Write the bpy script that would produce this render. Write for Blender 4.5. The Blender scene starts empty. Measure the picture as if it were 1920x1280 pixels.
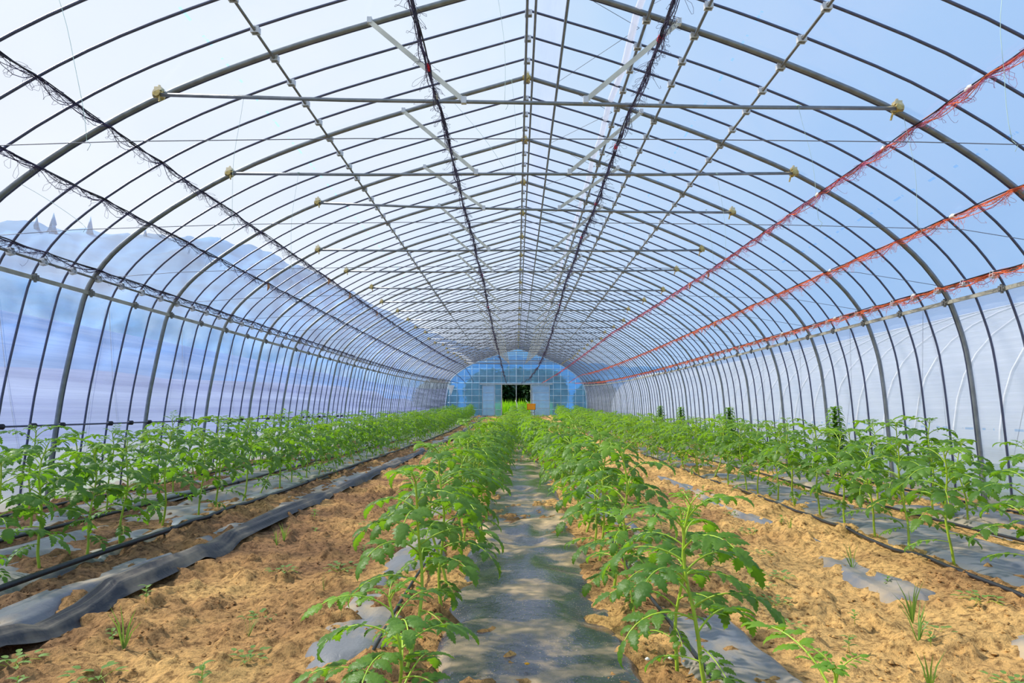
import bpy, math, random
import numpy as np
from mathutils import Vector, Matrix
R = random.Random(7)
COL = bpy.context.scene.collection
PI = math.pi

# ------------------------------------------------------------------ helpers
def rise(y):
    """the plot climbs gently towards its far end"""
    t = max(0.0, y - 18.0) / 31.0
    return 0.60 * t * t

class MB:
    def __init__(s): s.v = []; s.f = []; s.m = []
    def add(s, vs, fs, mi=0):
        b = len(s.v); s.v.extend(vs)
        for f in fs: s.f.append(tuple(i + b for i in f)); s.m.append(mi)
    def box(s, x0, x1, y0, y1, z0, z1, mi=0):
        s.add([(x0,y0,z0),(x1,y0,z0),(x1,y1,z0),(x0,y1,z0),(x0,y0,z1),(x1,y0,z1),(x1,y1,z1),(x0,y1,z1)],
              [(3,2,1,0),(4,5,6,7),(0,1,5,4),(1,2,6,5),(2,3,7,6),(3,0,4,7)], mi)
    def tube(s, pts, r, n=6, mi=0, cap=True):
        pts = [Vector(p) for p in pts]; k = len(pts)
        rs = r if isinstance(r, (list, tuple)) else [r]*k
        t0 = (pts[1]-pts[0]).normalized()
        nn = t0.cross(Vector((0,0,1)))
        if nn.length < 1e-3: nn = t0.cross(Vector((1,0,0)))
        nn.normalize(); vs = []
        for i in range(k):
            t = (pts[min(i+1,k-1)] - pts[max(i-1,0)])
            if t.length < 1e-9: t = t0.copy()
            t.normalize()
            nn = nn - t*nn.dot(t)
            if nn.length < 1e-6: nn = t.cross(Vector((0.3,0.2,1)))
            nn.normalize(); b = t.cross(nn)
            for j in range(n):
                a = 2*PI*j/n
                q = pts[i] + (nn*math.cos(a) + b*math.sin(a))*rs[i]
                vs.append((q.x,q.y,q.z))
        fs = []
        for i in range(k-1):
            for j in range(n):
                j2 = (j+1) % n
                fs.append((i*n+j, i*n+j2, (i+1)*n+j2, (i+1)*n+j))
        if cap and n > 3:
            fs.append(tuple(range(n-1,-1,-1))); fs.append(tuple((k-1)*n+j for j in range(n)))
        s.add(vs, fs, mi)
    def bar(s, a, b, w, h, mi=0):
        a = Vector(a); b = Vector(b); t = (b-a).normalized()
        u = t.cross(Vector((0,0,1)))
        if u.length < 1e-3: u = Vector((1,0,0))
        u.normalize(); v = u.cross(t).normalized(); vs = []
        for p in (a, b):
            for (i, j) in ((-1,-1),(1,-1),(1,1),(-1,1)):
                q = p + u*(i*w/2) + v*(j*h/2); vs.append((q.x,q.y,q.z))
        s.add(vs, [(3,2,1,0),(4,5,6,7),(0,1,5,4),(1,2,6,5),(2,3,7,6),(3,0,4,7)], mi)
    def mesh(s, name, mats, smooth=True):
        me = bpy.data.meshes.new(name); me.from_pydata(s.v, [], s.f)
        for m in (mats if isinstance(mats, (list,tuple)) else [mats]): me.materials.append(m)
        if len(set(s.m)) > 1: me.polygons.foreach_set('material_index', s.m)
        if smooth: me.polygons.foreach_set('use_smooth', [True]*len(s.f))
        me.update(); return me
    def build(s, name, mats, parent=None, loc=None, smooth=True):
        return link(name, s.mesh(name, mats, smooth), parent, loc)

def link(name, me, parent=None, loc=None):
    o = bpy.data.objects.new(name, me); COL.objects.link(o)
    if parent is not None: o.parent = parent
    if loc is not None: o.location = loc
    return o
def tag(o, label=None, cat=None, group=None, kind=None):
    if label: o['label'] = label
    if cat: o['category'] = cat
    if group: o['group'] = group
    if kind: o['kind'] = kind
    return o
def empty(name, loc=(0,0,0), rz=0):
    o = bpy.data.objects.new(name, None); COL.objects.link(o)
    o.location = loc; o.rotation_euler = (0,0,rz); o.empty_display_size = .05
    return o
def copy_tree(o, kids, parent=None):
    c = o.copy(); COL.objects.link(c)
    if parent is not None: c.parent = parent
    for k in kids.get(o.name, []): copy_tree(k, kids, c)
    return c
def grid_obj(name, P, mat, parent=None, keep=None):
    """P: (ny,nx,3) array of points"""
    ny, nx = P.shape[:2]
    idx = np.arange(ny*nx).reshape(ny, nx)
    q = np.stack([idx[:-1,:-1], idx[:-1,1:], idx[1:,1:], idx[1:,:-1]], -1).reshape(-1,4)
    if keep is not None: q = q[keep.reshape(-1)]
    me = bpy.data.meshes.new(name)
    me.vertices.add(ny*nx); me.vertices.foreach_set('co', P.reshape(-1).astype(np.float32))
    me.loops.add(len(q)*4); me.loops.foreach_set('vertex_index', q.reshape(-1).astype(np.int32))
    me.polygons.add(len(q)); me.polygons.foreach_set('loop_start', (np.arange(len(q))*4).astype(np.int32))
    me.polygons.foreach_set('use_smooth', np.ones(len(q), dtype=bool))
    me.update(calc_edges=True); me.materials.append(mat)
    return link(name, me, parent)
def vnoise(x, y, seed):
    """smooth value noise, numpy"""
    xi = np.floor(x).astype(np.int64); yi = np.floor(y).astype(np.int64)
    fx = x-xi; fy = y-yi; fx = fx*fx*(3-2*fx); fy = fy*fy*(3-2*fy)
    def h(a, b):
        n = (a*374761393 + b*668265263 + seed*1442695041) & 0xffffffff
        n = ((n ^ (n >> 13))*1274126177) & 0xffffffff
        n = n ^ (n >> 16)
        return (n & 0xffff)/65535.0
    return (h(xi,yi)*(1-fx)+h(xi+1,yi)*fx)*(1-fy) + (h(xi,yi+1)*(1-fx)+h(xi+1,yi+1)*fx)*fy
def fbm(x, y, seed, o=4):
    s = 0; a = 1; t = 0
    for k in range(o):
        s = s + a*vnoise(x*2**k + 13.7*k, y*2**k + 5.1*k, seed+k); t += a; a *= .5
    return s/t

# ------------------------------------------------------------------ materials
def newmat(name):
    m = bpy.data.materials.new(name); m.use_nodes = True
    nt = m.node_tree; nt.nodes.clear()
    return m, nt, nt.nodes, nt.links
def N(nodes, t, **kw):
    n = nodes.new(t)
    for k, v in kw.items():
        if k in n.inputs: n.inputs[k].default_value = v
        else: setattr(n, k, v)
    return n
def ramp(nodes, stops):
    n = nodes.new('ShaderNodeValToRGB'); e = n.color_ramp.elements
    while len(e) < len(stops): e.new(.5)
    for i, (p, c) in enumerate(stops):
        e[i].position = p; e[i].color = (c if len(c) == 4 else (*c, 1))
    return n
def simple(name, col, rough=.5, metal=0., var=.15, scale=6., bump=0., bscale=40., spec=.5):
    m, nt, nd, L = newmat(name)
    out = N(nd, 'ShaderNodeOutputMaterial'); p = N(nd, 'ShaderNodeBsdfPrincipled', Roughness=rough, Metallic=metal)
    p.inputs['Specular IOR Level'].default_value = spec
    tc = N(nd, 'ShaderNodeTexCoord'); ns = N(nd, 'ShaderNodeTexNoise', Scale=scale, Detail=4.)
    L.new(tc.outputs['Object'], ns.inputs['Vector'])
    a = tuple(c*(1-var) for c in col); b = tuple(min(1, c*(1+var)) for c in col)
    r = ramp(nd, [(.3, a), (.7, b)]); L.new(ns.outputs['Fac'], r.inputs[0]); L.new(r.outputs[0], p.inputs['Base Color'])
    if bump:
        n2 = N(nd, 'ShaderNodeTexNoise', Scale=bscale, Detail=4.); L.new(tc.outputs['Object'], n2.inputs['Vector'])
        bp = N(nd, 'ShaderNodeBump', Strength=bump, Distance=.01); L.new(n2.outputs['Fac'], bp.inputs['Height']); L.new(bp.outputs[0], p.inputs['Normal'])
    L.new(p.outputs[0], out.inputs[0]); return m

M = {}
M['steel'] = simple('galvanised_steel', (.22,.24,.27), .36, .5, .2, 12)
M['steel_thin'] = simple('galvanised_thin_pipe', (.085,.095,.165), .33, .4, .15, 12)
M['steel_old'] = simple('weathered_steel', (.20,.20,.19), .5, .35, .3, 8)
M['flatbar'] = simple('pale_flat_bar', (.62,.61,.54), .5, .2, .18, 5)
M['brass'] = simple('zinc_yellow_clamp', (.55,.42,.16), .35, .6, .3, 30)
M['clip'] = simple('white_clip', (.60,.62,.66), .4, .2, .1, 10)
M['channel'] = simple('film_channel', (.36,.35,.30), .6, .2, .35, 3)
M['wire'] = simple('grey_wire', (.16,.17,.22), .5, .2, .1, 10)
M['string'] = simple('pale_green_string', (.50,.68,.62), .7, 0, .1, 10)
M['twine_dark'] = simple('dark_violet_twine', (.045,.035,.10), .7, 0, .5, 3)
M['cord_black'] = simple('black_cord', (.012,.012,.02), .6, 0, .3, 6)
M['twine_orange'] = simple('orange_twine', (.78,.155,.05), .7, 0, .25, 3)
M['twine_violet'] = simple('reddish_violet_twine', (.42,.10,.22), .7, 0, .4, 3)
M['red_tie'] = simple('red_tie', (.75,.02,.06), .6)
M['white_tie'] = simple('white_tie', (.8,.8,.78), .6)
M['dry_leaf'] = simple('dry_leaf_scrap', (.50,.25,.12), .8)
M['hose'] = simple('black_drip_hose', (.018,.019,.026), .42, 0, .3, 5, .2, 25)
M['stem'] = simple('green_stem', (.36,.52,.035), .45, 0, .3, 9)
M['stem_low'] = simple('woody_stem_base', (.12,.11,.05), .6, 0, .3, 20)
M['flower'] = simple('yellow_flower', (.85,.68,.03), .5)
M['white'] = simple('white_pebble', (.85,.83,.8), .6)
M['orange'] = simple('orange_plastic', (1.0,.38,.01), .4, 0, .05)
M['trunk'] = simple('tree_trunk', (.09,.065,.04), .8, 0, .3, 5)
M['doorframe'] = simple('door_frame_metal', (.50,.55,.58), .4, .4)
M['lattice'] = simple('pale_lattice_pipe', (.60,.72,.80), .45, .1)
M['plate'] = simple('orange_blossom', (.9,.4,.02), .6)

def film(name, tint, trans, scat=(.93,.95,1.), gloss=.05, streak=None, printed=None, wrinkle=.0, rough=.12):
    """polythene: mostly see-through, a little milky, slightly shiny"""
    m, nt, nd, L = newmat(name)
    out = N(nd, 'ShaderNodeOutputMaterial')
    tr = N(nd, 'ShaderNodeBsdfTransparent'); tr.inputs[0].default_value = (*tint, 1)
    tl = N(nd, 'ShaderNodeBsdfTranslucent'); tl.inputs[0].default_value = (*scat, 1)
    df = N(nd, 'ShaderNodeBsdfDiffuse'); df.inputs[0].default_value = (*scat, 1)
    gl = N(nd, 'ShaderNodeBsdfGlossy', Roughness=rough); gl.inputs[0].default_value = (1,1,1,1)
    tc = N(nd, 'ShaderNodeTexCoord')
    mp = N(nd, 'ShaderNodeMapping'); L.new(tc.outputs['Object'], mp.inputs[0])
    ns = N(nd, 'ShaderNodeTexNoise', Scale=1.0, Detail=5.); L.new(mp.outputs[0], ns.inputs['Vector'])
    mp.inputs['Scale'].default_value = streak or (.8,.5,.8)
    mr = N(nd, 'ShaderNodeMapRange'); mr.inputs['From Min'].default_value = .3; mr.inputs['From Max'].default_value = .7
    lo, hi = trans; mr.inputs['To Min'].default_value = lo; mr.inputs['To Max'].default_value = hi
    L.new(ns.outputs['Fac'], mr.inputs['Value'])
    md = N(nd, 'ShaderNodeMixShader'); md.inputs[0].default_value = .3
    L.new(tl.outputs[0], md.inputs[1]); L.new(df.outputs[0], md.inputs[2])
    mx = N(nd, 'ShaderNodeMixShader'); L.new(mr.outputs[0], mx.inputs[0]); L.new(tr.outputs[0], mx.inputs[1]); L.new(md.outputs[0], mx.inputs[2])
    mg = N(nd, 'ShaderNodeMixShader'); mg.inputs[0].default_value = gloss
    L.new(mx.outputs[0], mg.inputs[1]); L.new(gl.outputs[0], mg.inputs[2])
    if wrinkle:
        n2 = N(nd, 'ShaderNodeTexNoise', Scale=3., Detail=3.); L.new(mp.outputs[0], n2.inputs['Vector'])
        bp = N(nd, 'ShaderNodeBump', Strength=wrinkle, Distance=.05); L.new(n2.outputs['Fac'], bp.inputs['Height'])
        for s in (gl, tl, df): L.new(bp.outputs[0], s.inputs['Normal'])
    last = mg
    if printed:   # printed dashed maker's line running along the sheet: (axis, positions, half width)
        sx = N(nd, 'ShaderNodeSeparateXYZ'); L.new(tc.outputs['Object'], sx.inputs[0])
        axis, poss, hw = printed; acc = None
        for p0 in poss:
            s1 = N(nd, 'ShaderNodeMath', operation='SUBTRACT'); L.new(sx.outputs[axis], s1.inputs[0]); s1.inputs[1].default_value = p0
            s2 = N(nd, 'ShaderNodeMath', operation='ABSOLUTE'); L.new(s1.outputs[0], s2.inputs[0])
            s3 = N(nd, 'ShaderNodeMath', operation='LESS_THAN'); L.new(s2.outputs[0], s3.inputs[0]); s3.inputs[1].default_value = hw
            if acc is None: acc = s3
            else:
                a = N(nd, 'ShaderNodeMath', operation='MAXIMUM'); L.new(acc.outputs[0], a.inputs[0]); L.new(s3.outputs[0], a.inputs[1]); acc = a
        cm = N(nd, 'ShaderNodeCombineXYZ'); L.new(sx.outputs[1], cm.inputs[1])
        nz = N(nd, 'ShaderNodeTexNoise', Scale=5., Detail=3.); L.new(cm.outputs[0], nz.inputs['Vector'])
        gt = N(nd, 'ShaderNodeMath', operation='GREATER_THAN'); L.new(nz.outputs['Fac'], gt.inputs[0]); gt.inputs[1].default_value = .52
        mu = N(nd, 'ShaderNodeMath', operation='MULTIPLY'); L.new(acc.outputs[0], mu.inputs[0]); L.new(gt.outputs[0], mu.inputs[1])
        mu2 = N(nd, 'ShaderNodeMath', operation='MULTIPLY'); L.new(mu.outputs[0], mu2.inputs[0]); mu2.inputs[1].default_value = .45
        ink = N(nd, 'ShaderNodeBsdfTranslucent'); ink.inputs[0].default_value = (.18,.48,.85,1)
        mi = N(nd, 'ShaderNodeMixShader'); L.new(mu2.outputs[0], mi.inputs[0]); L.new(last.outputs[0], mi.inputs[1]); L.new(ink.outputs[0], mi.inputs[2]); last = mi
    L.new(last.outputs[0], out.inputs[0]); return m
M['film_roof'] = film('clear_roof_film', (.93,.96,1.), (.13,.19), printed=(0, (-2.52, 1.98, 3.95), .010))
M['film_wall_up'] = film('dewy_side_film', (.74,.87,1.), (.10,.42), (.66,.82,1.), .06, (2.2,1.1,2.2), wrinkle=.4)
M['film_left'] = film('side_curtain_film', (.60,.70,.93), (.16,.52), (.50,.62,.92), .06, (.5,.12,7.), wrinkle=.3)
M['film_right'] = film('white_side_curtain_film', (.80,.83,.95), (.42,.64), (.86,.88,.98), .06, (.5,.10,5.), printed=(2, (.80,), .012), wrinkle=.3)
M['film_skirt'] = film('milky_skirt_film', (.70,.78,.84), (.40,.62), (.52,.60,.64), .06, (1,1,3))
M['film_back'] = film('shade_blue_end_film', (.25,.55,.88), (.30,.55), (.20,.50,.85), .06, (1.5,1,1.5))  # blue of the shade behind the wall is put into tint and scatter
M['film_back_pale'] = film('pale_door_film', (.72,.85,.97), (.48,.66), (.85,.93,1.), .06, (1.5,1,1.5))
M['film_milky'] = film('milky_strip_film', (.86,.90,.98), (.25,.45), (.88,.91,1.), .06, (4,.6,4))
M['film_roll'] = film('rolled_film', (.8,.85,.95), (.75,.85), (.88,.90,.98), .1, (6,.5,6))
M['film_house'] = film('neighbour_film', (.86,.90,.97), (.68,.82), (.86,.88,.95), .05)

def leafmat(name, c1, c2, tr, tmix=.36):
    m, nt, nd, L = newmat(name)
    out = N(nd, 'ShaderNodeOutputMaterial'); p = N(nd, 'ShaderNodeBsdfPrincipled', Roughness=.46)
    p.inputs['Specular IOR Level'].default_value = .45
    tc = N(nd, 'ShaderNodeTexCoord'); ns = N(nd, 'ShaderNodeTexNoise', Scale=9., Detail=3.)
    L.new(tc.outputs['Object'], ns.inputs['Vector'])
    oi = N(nd, 'ShaderNodeObjectInfo')
    ad = N(nd, 'ShaderNodeMath', operation='MULTIPLY_ADD'); L.new(oi.outputs['Random'], ad.inputs[0]); ad.inputs[1].default_value = .35; L.new(ns.outputs['Fac'], ad.inputs[2])
    r = ramp(nd, [(.35, c1), (.95, c2)]); L.new(ad.outputs[0], r.inputs[0]); L.new(r.outputs[0], p.inputs['Base Color'])
    n2 = N(nd, 'ShaderNodeTexNoise', Scale=120., Detail=2.); L.new(tc.outputs['Object'], n2.inputs['Vector'])
    bp = N(nd, 'ShaderNodeBump', Strength=.35, Distance=.004); L.new(n2.outputs['Fac'], bp.inputs['Height']); L.new(bp.outputs[0], p.inputs['Normal'])
    t = N(nd, 'ShaderNodeBsdfTranslucent'); t.inputs[0].default_value = (*tr, 1)
    mx = N(nd, 'ShaderNodeMixShader'); mx.inputs[0].default_value = tmix
    L.new(p.outputs[0], mx.inputs[1]); L.new(t.outputs[0], mx.inputs[2]); L.new(mx.outputs[0], out.inputs[0]); return m
M['leaf'] = leafmat('tomato_leaf', (.030,.110,.018), (.135,.275,.040), (.32,.62,.02), .42)
M['leaf_young'] = leafmat('young_tomato_leaf', (.12,.28,.03), (.22,.40,.03), (.34,.60,.02), .45)
M['weed'] = leafmat('weed_leaf', (.12,.25,.05), (.22,.36,.08), (.30,.50,.05))
M['grass'] = leafmat('bright_grass', (.22,.55,.02), (.38,.72,.03), (.45,.80,.02), .5)
M['tree'] = leafmat('dark_tree_leaf', (.016,.055,.018), (.035,.10,.03), (.05,.14,.02), .2)
M['conifer'] = simple('hazy_conifer_needles', (.09,.25,.46), .8, 0, .3, 2)  # needle colour carries the same painted-in blue haze as the hill
M['hill'] = simple('hazy_forest_hill', (.07,.21,.42), .9, 0, .35, .12, .6, .4)  # blue distance haze painted into the forest colour
M['field'] = simple('outside_field', (.26,.30,.16), .9, 0, .35, .6)
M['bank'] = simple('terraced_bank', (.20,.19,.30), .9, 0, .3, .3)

def soil():
    m, nt, nd, L = newmat('sandy_soil')
    out = N(nd, 'ShaderNodeOutputMaterial'); p = N(nd, 'ShaderNodeBsdfPrincipled', Roughness=.92)
    p.inputs['Specular IOR Level'].default_value = .15
    tc = N(nd, 'ShaderNodeTexCoord'); big = N(nd, 'ShaderNodeTexNoise', Scale=.9, Detail=4.); fine = N(nd, 'ShaderNodeTexNoise', Scale=26., Detail=6., Roughness=.7)
    for n in (big, fine): L.new(tc.outputs['Object'], n.inputs['Vector'])
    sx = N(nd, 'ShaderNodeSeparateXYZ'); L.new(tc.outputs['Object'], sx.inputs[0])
    x_shade = N(nd, 'ShaderNodeMath', operation='MULTIPLY_ADD', use_clamp=True); L.new(sx.outputs[0], x_shade.inputs[0]); x_shade.inputs[1].default_value = .045; L.new(big.outputs['Fac'], x_shade.inputs[2])  # shaded left and sunlit right painted into the soil colour along X
    r1 = ramp(nd, [(.34, (.30,.165,.080)), (.47, (.52,.29,.115)), (.60, (.76,.46,.17))]); L.new(x_shade.outputs[0], r1.inputs[0])
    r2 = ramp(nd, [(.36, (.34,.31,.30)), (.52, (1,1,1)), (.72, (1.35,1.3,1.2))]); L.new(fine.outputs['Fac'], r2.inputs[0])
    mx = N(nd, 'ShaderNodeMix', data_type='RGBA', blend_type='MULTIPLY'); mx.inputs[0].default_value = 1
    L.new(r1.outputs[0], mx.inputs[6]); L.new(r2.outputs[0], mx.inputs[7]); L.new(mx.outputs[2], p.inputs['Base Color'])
    f2 = N(nd, 'ShaderNodeTexNoise', Scale=70., Detail=5., Roughness=.65); L.new(tc.outputs['Object'], f2.inputs['Vector'])
    bp = N(nd, 'ShaderNodeBump', Strength=.8, Distance=.012); L.new(f2.outputs['Fac'], bp.inputs['Height'])
    b2 = N(nd, 'ShaderNodeBump', Strength=.9, Distance=.03); L.new(fine.outputs['Fac'], b2.inputs['Height']); L.new(bp.outputs[0], b2.inputs['Normal'])
    L.new(b2.outputs[0], p.inputs['Normal']); L.new(p.outputs[0], out.inputs[0]); return m
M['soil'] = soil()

def mulch(name, dark, dust, dustlo, dusthi, rough, ripple, speck=0., stretch=(14,1.2,1), patch=1.2):
    m, nt, nd, L = newmat(name)
    out = N(nd, 'ShaderNodeOutputMaterial'); p = N(nd, 'ShaderNodeBsdfPrincipled', Roughness=rough)
    tc = N(nd, 'ShaderNodeTexCoord'); mp = N(nd, 'ShaderNodeMapping'); L.new(tc.outputs['Object'], mp.inputs[0]); mp.inputs['Scale'].default_value = stretch
    a = N(nd, 'ShaderNodeTexNoise', Scale=patch, Detail=5., Roughness=.62); L.new(tc.outputs['Object'], a.inputs['Vector'])
    b = N(nd, 'ShaderNodeTexNoise', Scale=1.6, Detail=4.); L.new(mp.outputs[0], b.inputs['Vector'])
    ad = N(nd, 'ShaderNodeMath', operation='MULTIPLY_ADD'); L.new(b.outputs['Fac'], ad.inputs[0]); ad.inputs[1].default_value = .30; L.new(a.outputs['Fac'], ad.inputs[2])
    r = ramp(nd, [(dustlo, (0,0,0)), (dusthi, (1,1,1))]); L.new(ad.outputs[0], r.inputs[0])
    fac = r.outputs[0]
    if speck:
        v = N(nd, 'ShaderNodeTexVoronoi', Scale=75.); L.new(tc.outputs['Object'], v.inputs['Vector'])
        lt = N(nd, 'ShaderNodeMath', operation='LESS_THAN'); L.new(v.outputs['Distance'], lt.inputs[0]); lt.inputs[1].default_value = speck
        gm = N(nd, 'ShaderNodeMath', operation='MAXIMUM'); L.new(fac, gm.inputs[0]); L.new(lt.outputs[0], gm.inputs[1]); fac = gm.outputs[0]
    mx = N(nd, 'ShaderNodeMix', data_type='RGBA'); L.new(fac, mx.inputs[0]); mx.inputs[6].default_value = (*dark,1); mx.inputs[7].default_value = (*dust,1)
    L.new(mx.outputs[2], p.inputs['Base Color'])
    rr = N(nd, 'ShaderNodeMapRange'); L.new(fac, rr.inputs['Value']); rr.inputs['To Min'].default_value = rough; rr.inputs['To Max'].default_value = .85
    L.new(rr.outputs[0], p.inputs['Roughness'])
    w = N(nd, 'ShaderNodeTexNoise', Scale=ripple, Detail=3., Distortion=1.2); L.new(tc.outputs['Object'], w.inputs['Vector'])
    bp = N(nd, 'ShaderNodeBump', Strength=.55, Distance=.006); L.new(w.outputs['Fac'], bp.inputs['Height'])
    b2 = N(nd, 'ShaderNodeBump', Strength=.35, Distance=.01); L.new(b.outputs['Fac'], b2.inputs['Height']); L.new(bp.outputs[0], b2.inputs['Normal'])
    L.new(b2.outputs[0], p.inputs['Normal']); L.new(p.outputs[0], out.inputs[0]); return m
M['mulch_wet'] = mulch('wet_grey_mulch_film', (.045,.050,.068), (.58,.41,.23), .65, .78, .11, 30, .13, (1,3,1), 1.25)
M['mulch_grey'] = mulch('dusty_grey_mulch_film', (.16,.165,.18), (.46,.35,.22), .60, .85, .38, 22, 0, (10,1.2,1), 1.6)
M['mulch_black'] = mulch('black_mulch_film', (.013,.014,.020), (.34,.28,.20), .62, .86, .45, 22, 0, (22,.8,1), 1.6)

# ------------------------------------------------------------------ greenhouse cross-section
PROF_L = [(.12,4.82),(-.322,4.69),(-.70,4.58),(-1.292,4.406),(-1.996,4.185),(-2.6,3.96),(-3.10,3.745),(-3.54,3.51),(-4.013,3.21),(-4.402,2.90),(-4.60,2.70),(-4.76,2.46),(-4.835,2.28),(-4.89,2.0),(-4.957,1.60),(-5.016,1.22),(-5.05,.86),(-5.09,.35),(-5.11,-.12)]
PROF_R = [(.12,4.82),(.50,4.70),(.85,4.59),(1.36,4.41),(1.896,4.214),(2.40,4.01),(3.096,3.70),(3.50,3.47),(3.90,3.21),(4.25,2.93),(4.51,2.67),(4.68,2.44),(4.80,2.24),(4.865,2.04),(4.93,1.80),(4.968,1.58),(5.0,1.2),(5.02,.804),(5.04,.35),(5.05,-.12)]
def smooth_poly(p, it=2):
    for _ in range(it):
        q = [p[0]]
        for a, b in zip(p[:-1], p[1:]):
            q.append((a[0]*.75+b[0]*.25, a[1]*.75+b[1]*.25)); q.append((a[0]*.25+b[0]*.75, a[1]*.25+b[1]*.75))
        q.append(p[-1]); p = q
    return p
SL = smooth_poly(PROF_L, 1); SR = smooth_poly(PROF_R, 1)
FULL = list(reversed(SL)) + SR[1:]
def offset(poly, d):
    out = []
    for i, p in enumerate(poly):
        a = poly[max(i-1,0)]; b = poly[min(i+1,len(poly)-1)]
        tx, tz = b[0]-a[0], b[1]-a[1]; l = math.hypot(tx, tz)
        out.append((p[0]-tz/l*d, p[1]+tx/l*d))
    return out
def at_x(x):
    s = SL if x < .12 else SR
    for a, b in zip(s[:-1], s[1:]):
        if min(a[0],b[0]) <= x <= max(a[0],b[0]) and a[1] > 2.3:
            t = (x-a[0])/(b[0]-a[0]+1e-9); return a[1]+(b[1]-a[1])*t
    return 2.3
def at_z(z, side):
    s = SL if side < 0 else SR
    for a, b in zip(s[:-1], s[1:]):
        if b[1] <= z <= a[1]:
            t = (z-a[1])/(b[1]-a[1]+1e-9); return a[0]+(b[0]-a[0])*t
    return s[-1][0]
Y_END = 48.9
MAINS = [3.9 + 1.8*i for i in range(26)]
ORD = ['nearest','second','third','fourth','fifth','sixth','seventh','eighth','ninth','tenth','eleventh','twelfth','thirteenth','fourteenth','fifteenth','sixteenth']

# main arches
mb = MB(); mb.tube([(x,0,z) for x, z in offset(FULL, -.010)], .0225, 10); arch_me = mb.mesh('main_arch', M['steel'])
for i, y in enumerate(MAINS):
    if i == 0 or i == len(MAINS)-1: continue
    o = link('main_arch', arch_me, None, (0, y, rise(y)))
    if i <= 9: tag(o, 'thick grey steel arch, %s of the thick arches from the camera' % ORD[i-1], 'arch', 'thick steel arches')
    else: tag(o, 'thick steel arch in the dense distant stretch of the tunnel', 'arch', 'far thick steel arches')
# thin arches with white clips
clip = MB()   # saddle clip gripping a lengthwise pipe, modelled about the pipe centre; opens sideways
for sx in (-1, 1):
    clip.box(sx*.030-.004, sx*.030+.004, -.020, .020, -.018, .030)
clip.box(-.034, .034, -.026, -.018, -.020, .034); clip.box(-.034, .034, .018, .026, -.020, .034)
clip.box(-.012, .012, -.045, .045, .016, .026)
clip_me = clip.mesh('clip', M['clip'], False)
CLIPS = [(-2.14, None), (2.33, None), (.12, None), (-1, 2.47), (1, 2.33), (1.58, None), (1.16, None)]
mb = MB(); mb.tube([(x,0,z) for x, z in offset(FULL, .002)], .0118, 8); thin_me = mb.mesh('thin_arch', M['steel_thin'])
thin_ys = []
for i, y in enumerate(MAINS[:-1]):
    for k in range(4): thin_ys.append((i, k, y + .06 + .45*k))
POS4 = ['hugging the back of', 'first behind', 'second behind', 'third behind']
for n, (i, k, y) in enumerate(thin_ys):
    if y < 4.2 and y < 4: continue
    o = link('thin_arch', thin_me, None, (0, y, rise(y)))
    if 1 <= i <= 7:
        lab = 'thin steel arch pipe %s the %s thick arch from the camera' % (POS4[k], ORD[i-1] if i > 1 else 'nearest')
        tag(o, lab, 'arch', 'thin steel arches')
    elif i < 1: tag(o, 'thin steel arch pipe nearer than every thick arch, %s from the camera' % ORD[max(0,k-1)], 'arch', 'thin steel arches')
    else: tag(o, 'thin steel arch pipe in the dense distant stretch of the tunnel', 'arch', 'far thin steel arches')
    if y < 22:
        for (cx, cz) in CLIPS:
            if cz is None: x, z = cx, at_x(cx) - .035
            else: x, z = at_z(cz, cx) - cx*.030, cz
            c = link('clip', clip_me, o, (x, 0, z))
            if cz is None: c.rotation_euler = (0, 0, 0)
            else: c.rotation_euler = (0, -cx*1.35, 0)
# lengthwise pipes
def runpts(x, z, y0=2.2, y1=Y_END, step=1.8, dx=0):
    ys = np.arange(y0, y1, step).tolist() + [y1]
    return [(x + dx*(y-y0)/(y1-y0), y, z + rise(y)) for y in ys]
def purlin(name, x, z, r, mat, label, cat='pipe', extra=None):
    mb = MB(); mb.tube(runpts(x, z), r, 8); o = mb.build(name, mat); tag(o, label, cat)
    return o
purlin('purlin_pipe', -2.14, at_x(-2.14)-.035, .012, M['steel_old'], 'thin lengthwise pipe with white clips halfway up the left roof slope')
purlin('purlin_pipe', 2.33, at_x(2.33)-.035, .012, M['steel_old'], 'thin lengthwise pipe with white clips on the right roof slope, lowest of that slope')
purlin('purlin_pipe', 1.58, at_x(1.58)-.037, .014, M['steel'], 'lengthwise pipe on the right roof slope just below the open vent')
purlin('vent_pipe', 1.16, at_x(1.16)-.037, .015, M['steel'], 'lengthwise pipe along the lower edge of the open roof vent')
purlin('vent_pipe', .47, at_x(.47)-.037, .015, M['steel'], 'lengthwise pipe along the upper edge of the open roof vent')
purlin('ridge_pipe', .105, 4.765, .014, M['steel'], 'lengthwise pipe running along the ridge under the arch peaks')
purlin('ridge_pipe', .185, 4.748, .013, M['steel'], 'lengthwise pipe just right of the ridge pipe')
purlin('wall_rail', at_z(2.47,-1)+.033, 2.47, .0125, M['steel_old'], 'upper eave rail with white clips on the left wall', 'rail')
purlin('wall_rail', at_z(2.33,1)-.033, 2.33, .0125, M['steel_old'], 'upper eave rail with white clips on the right wall', 'rail')
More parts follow.
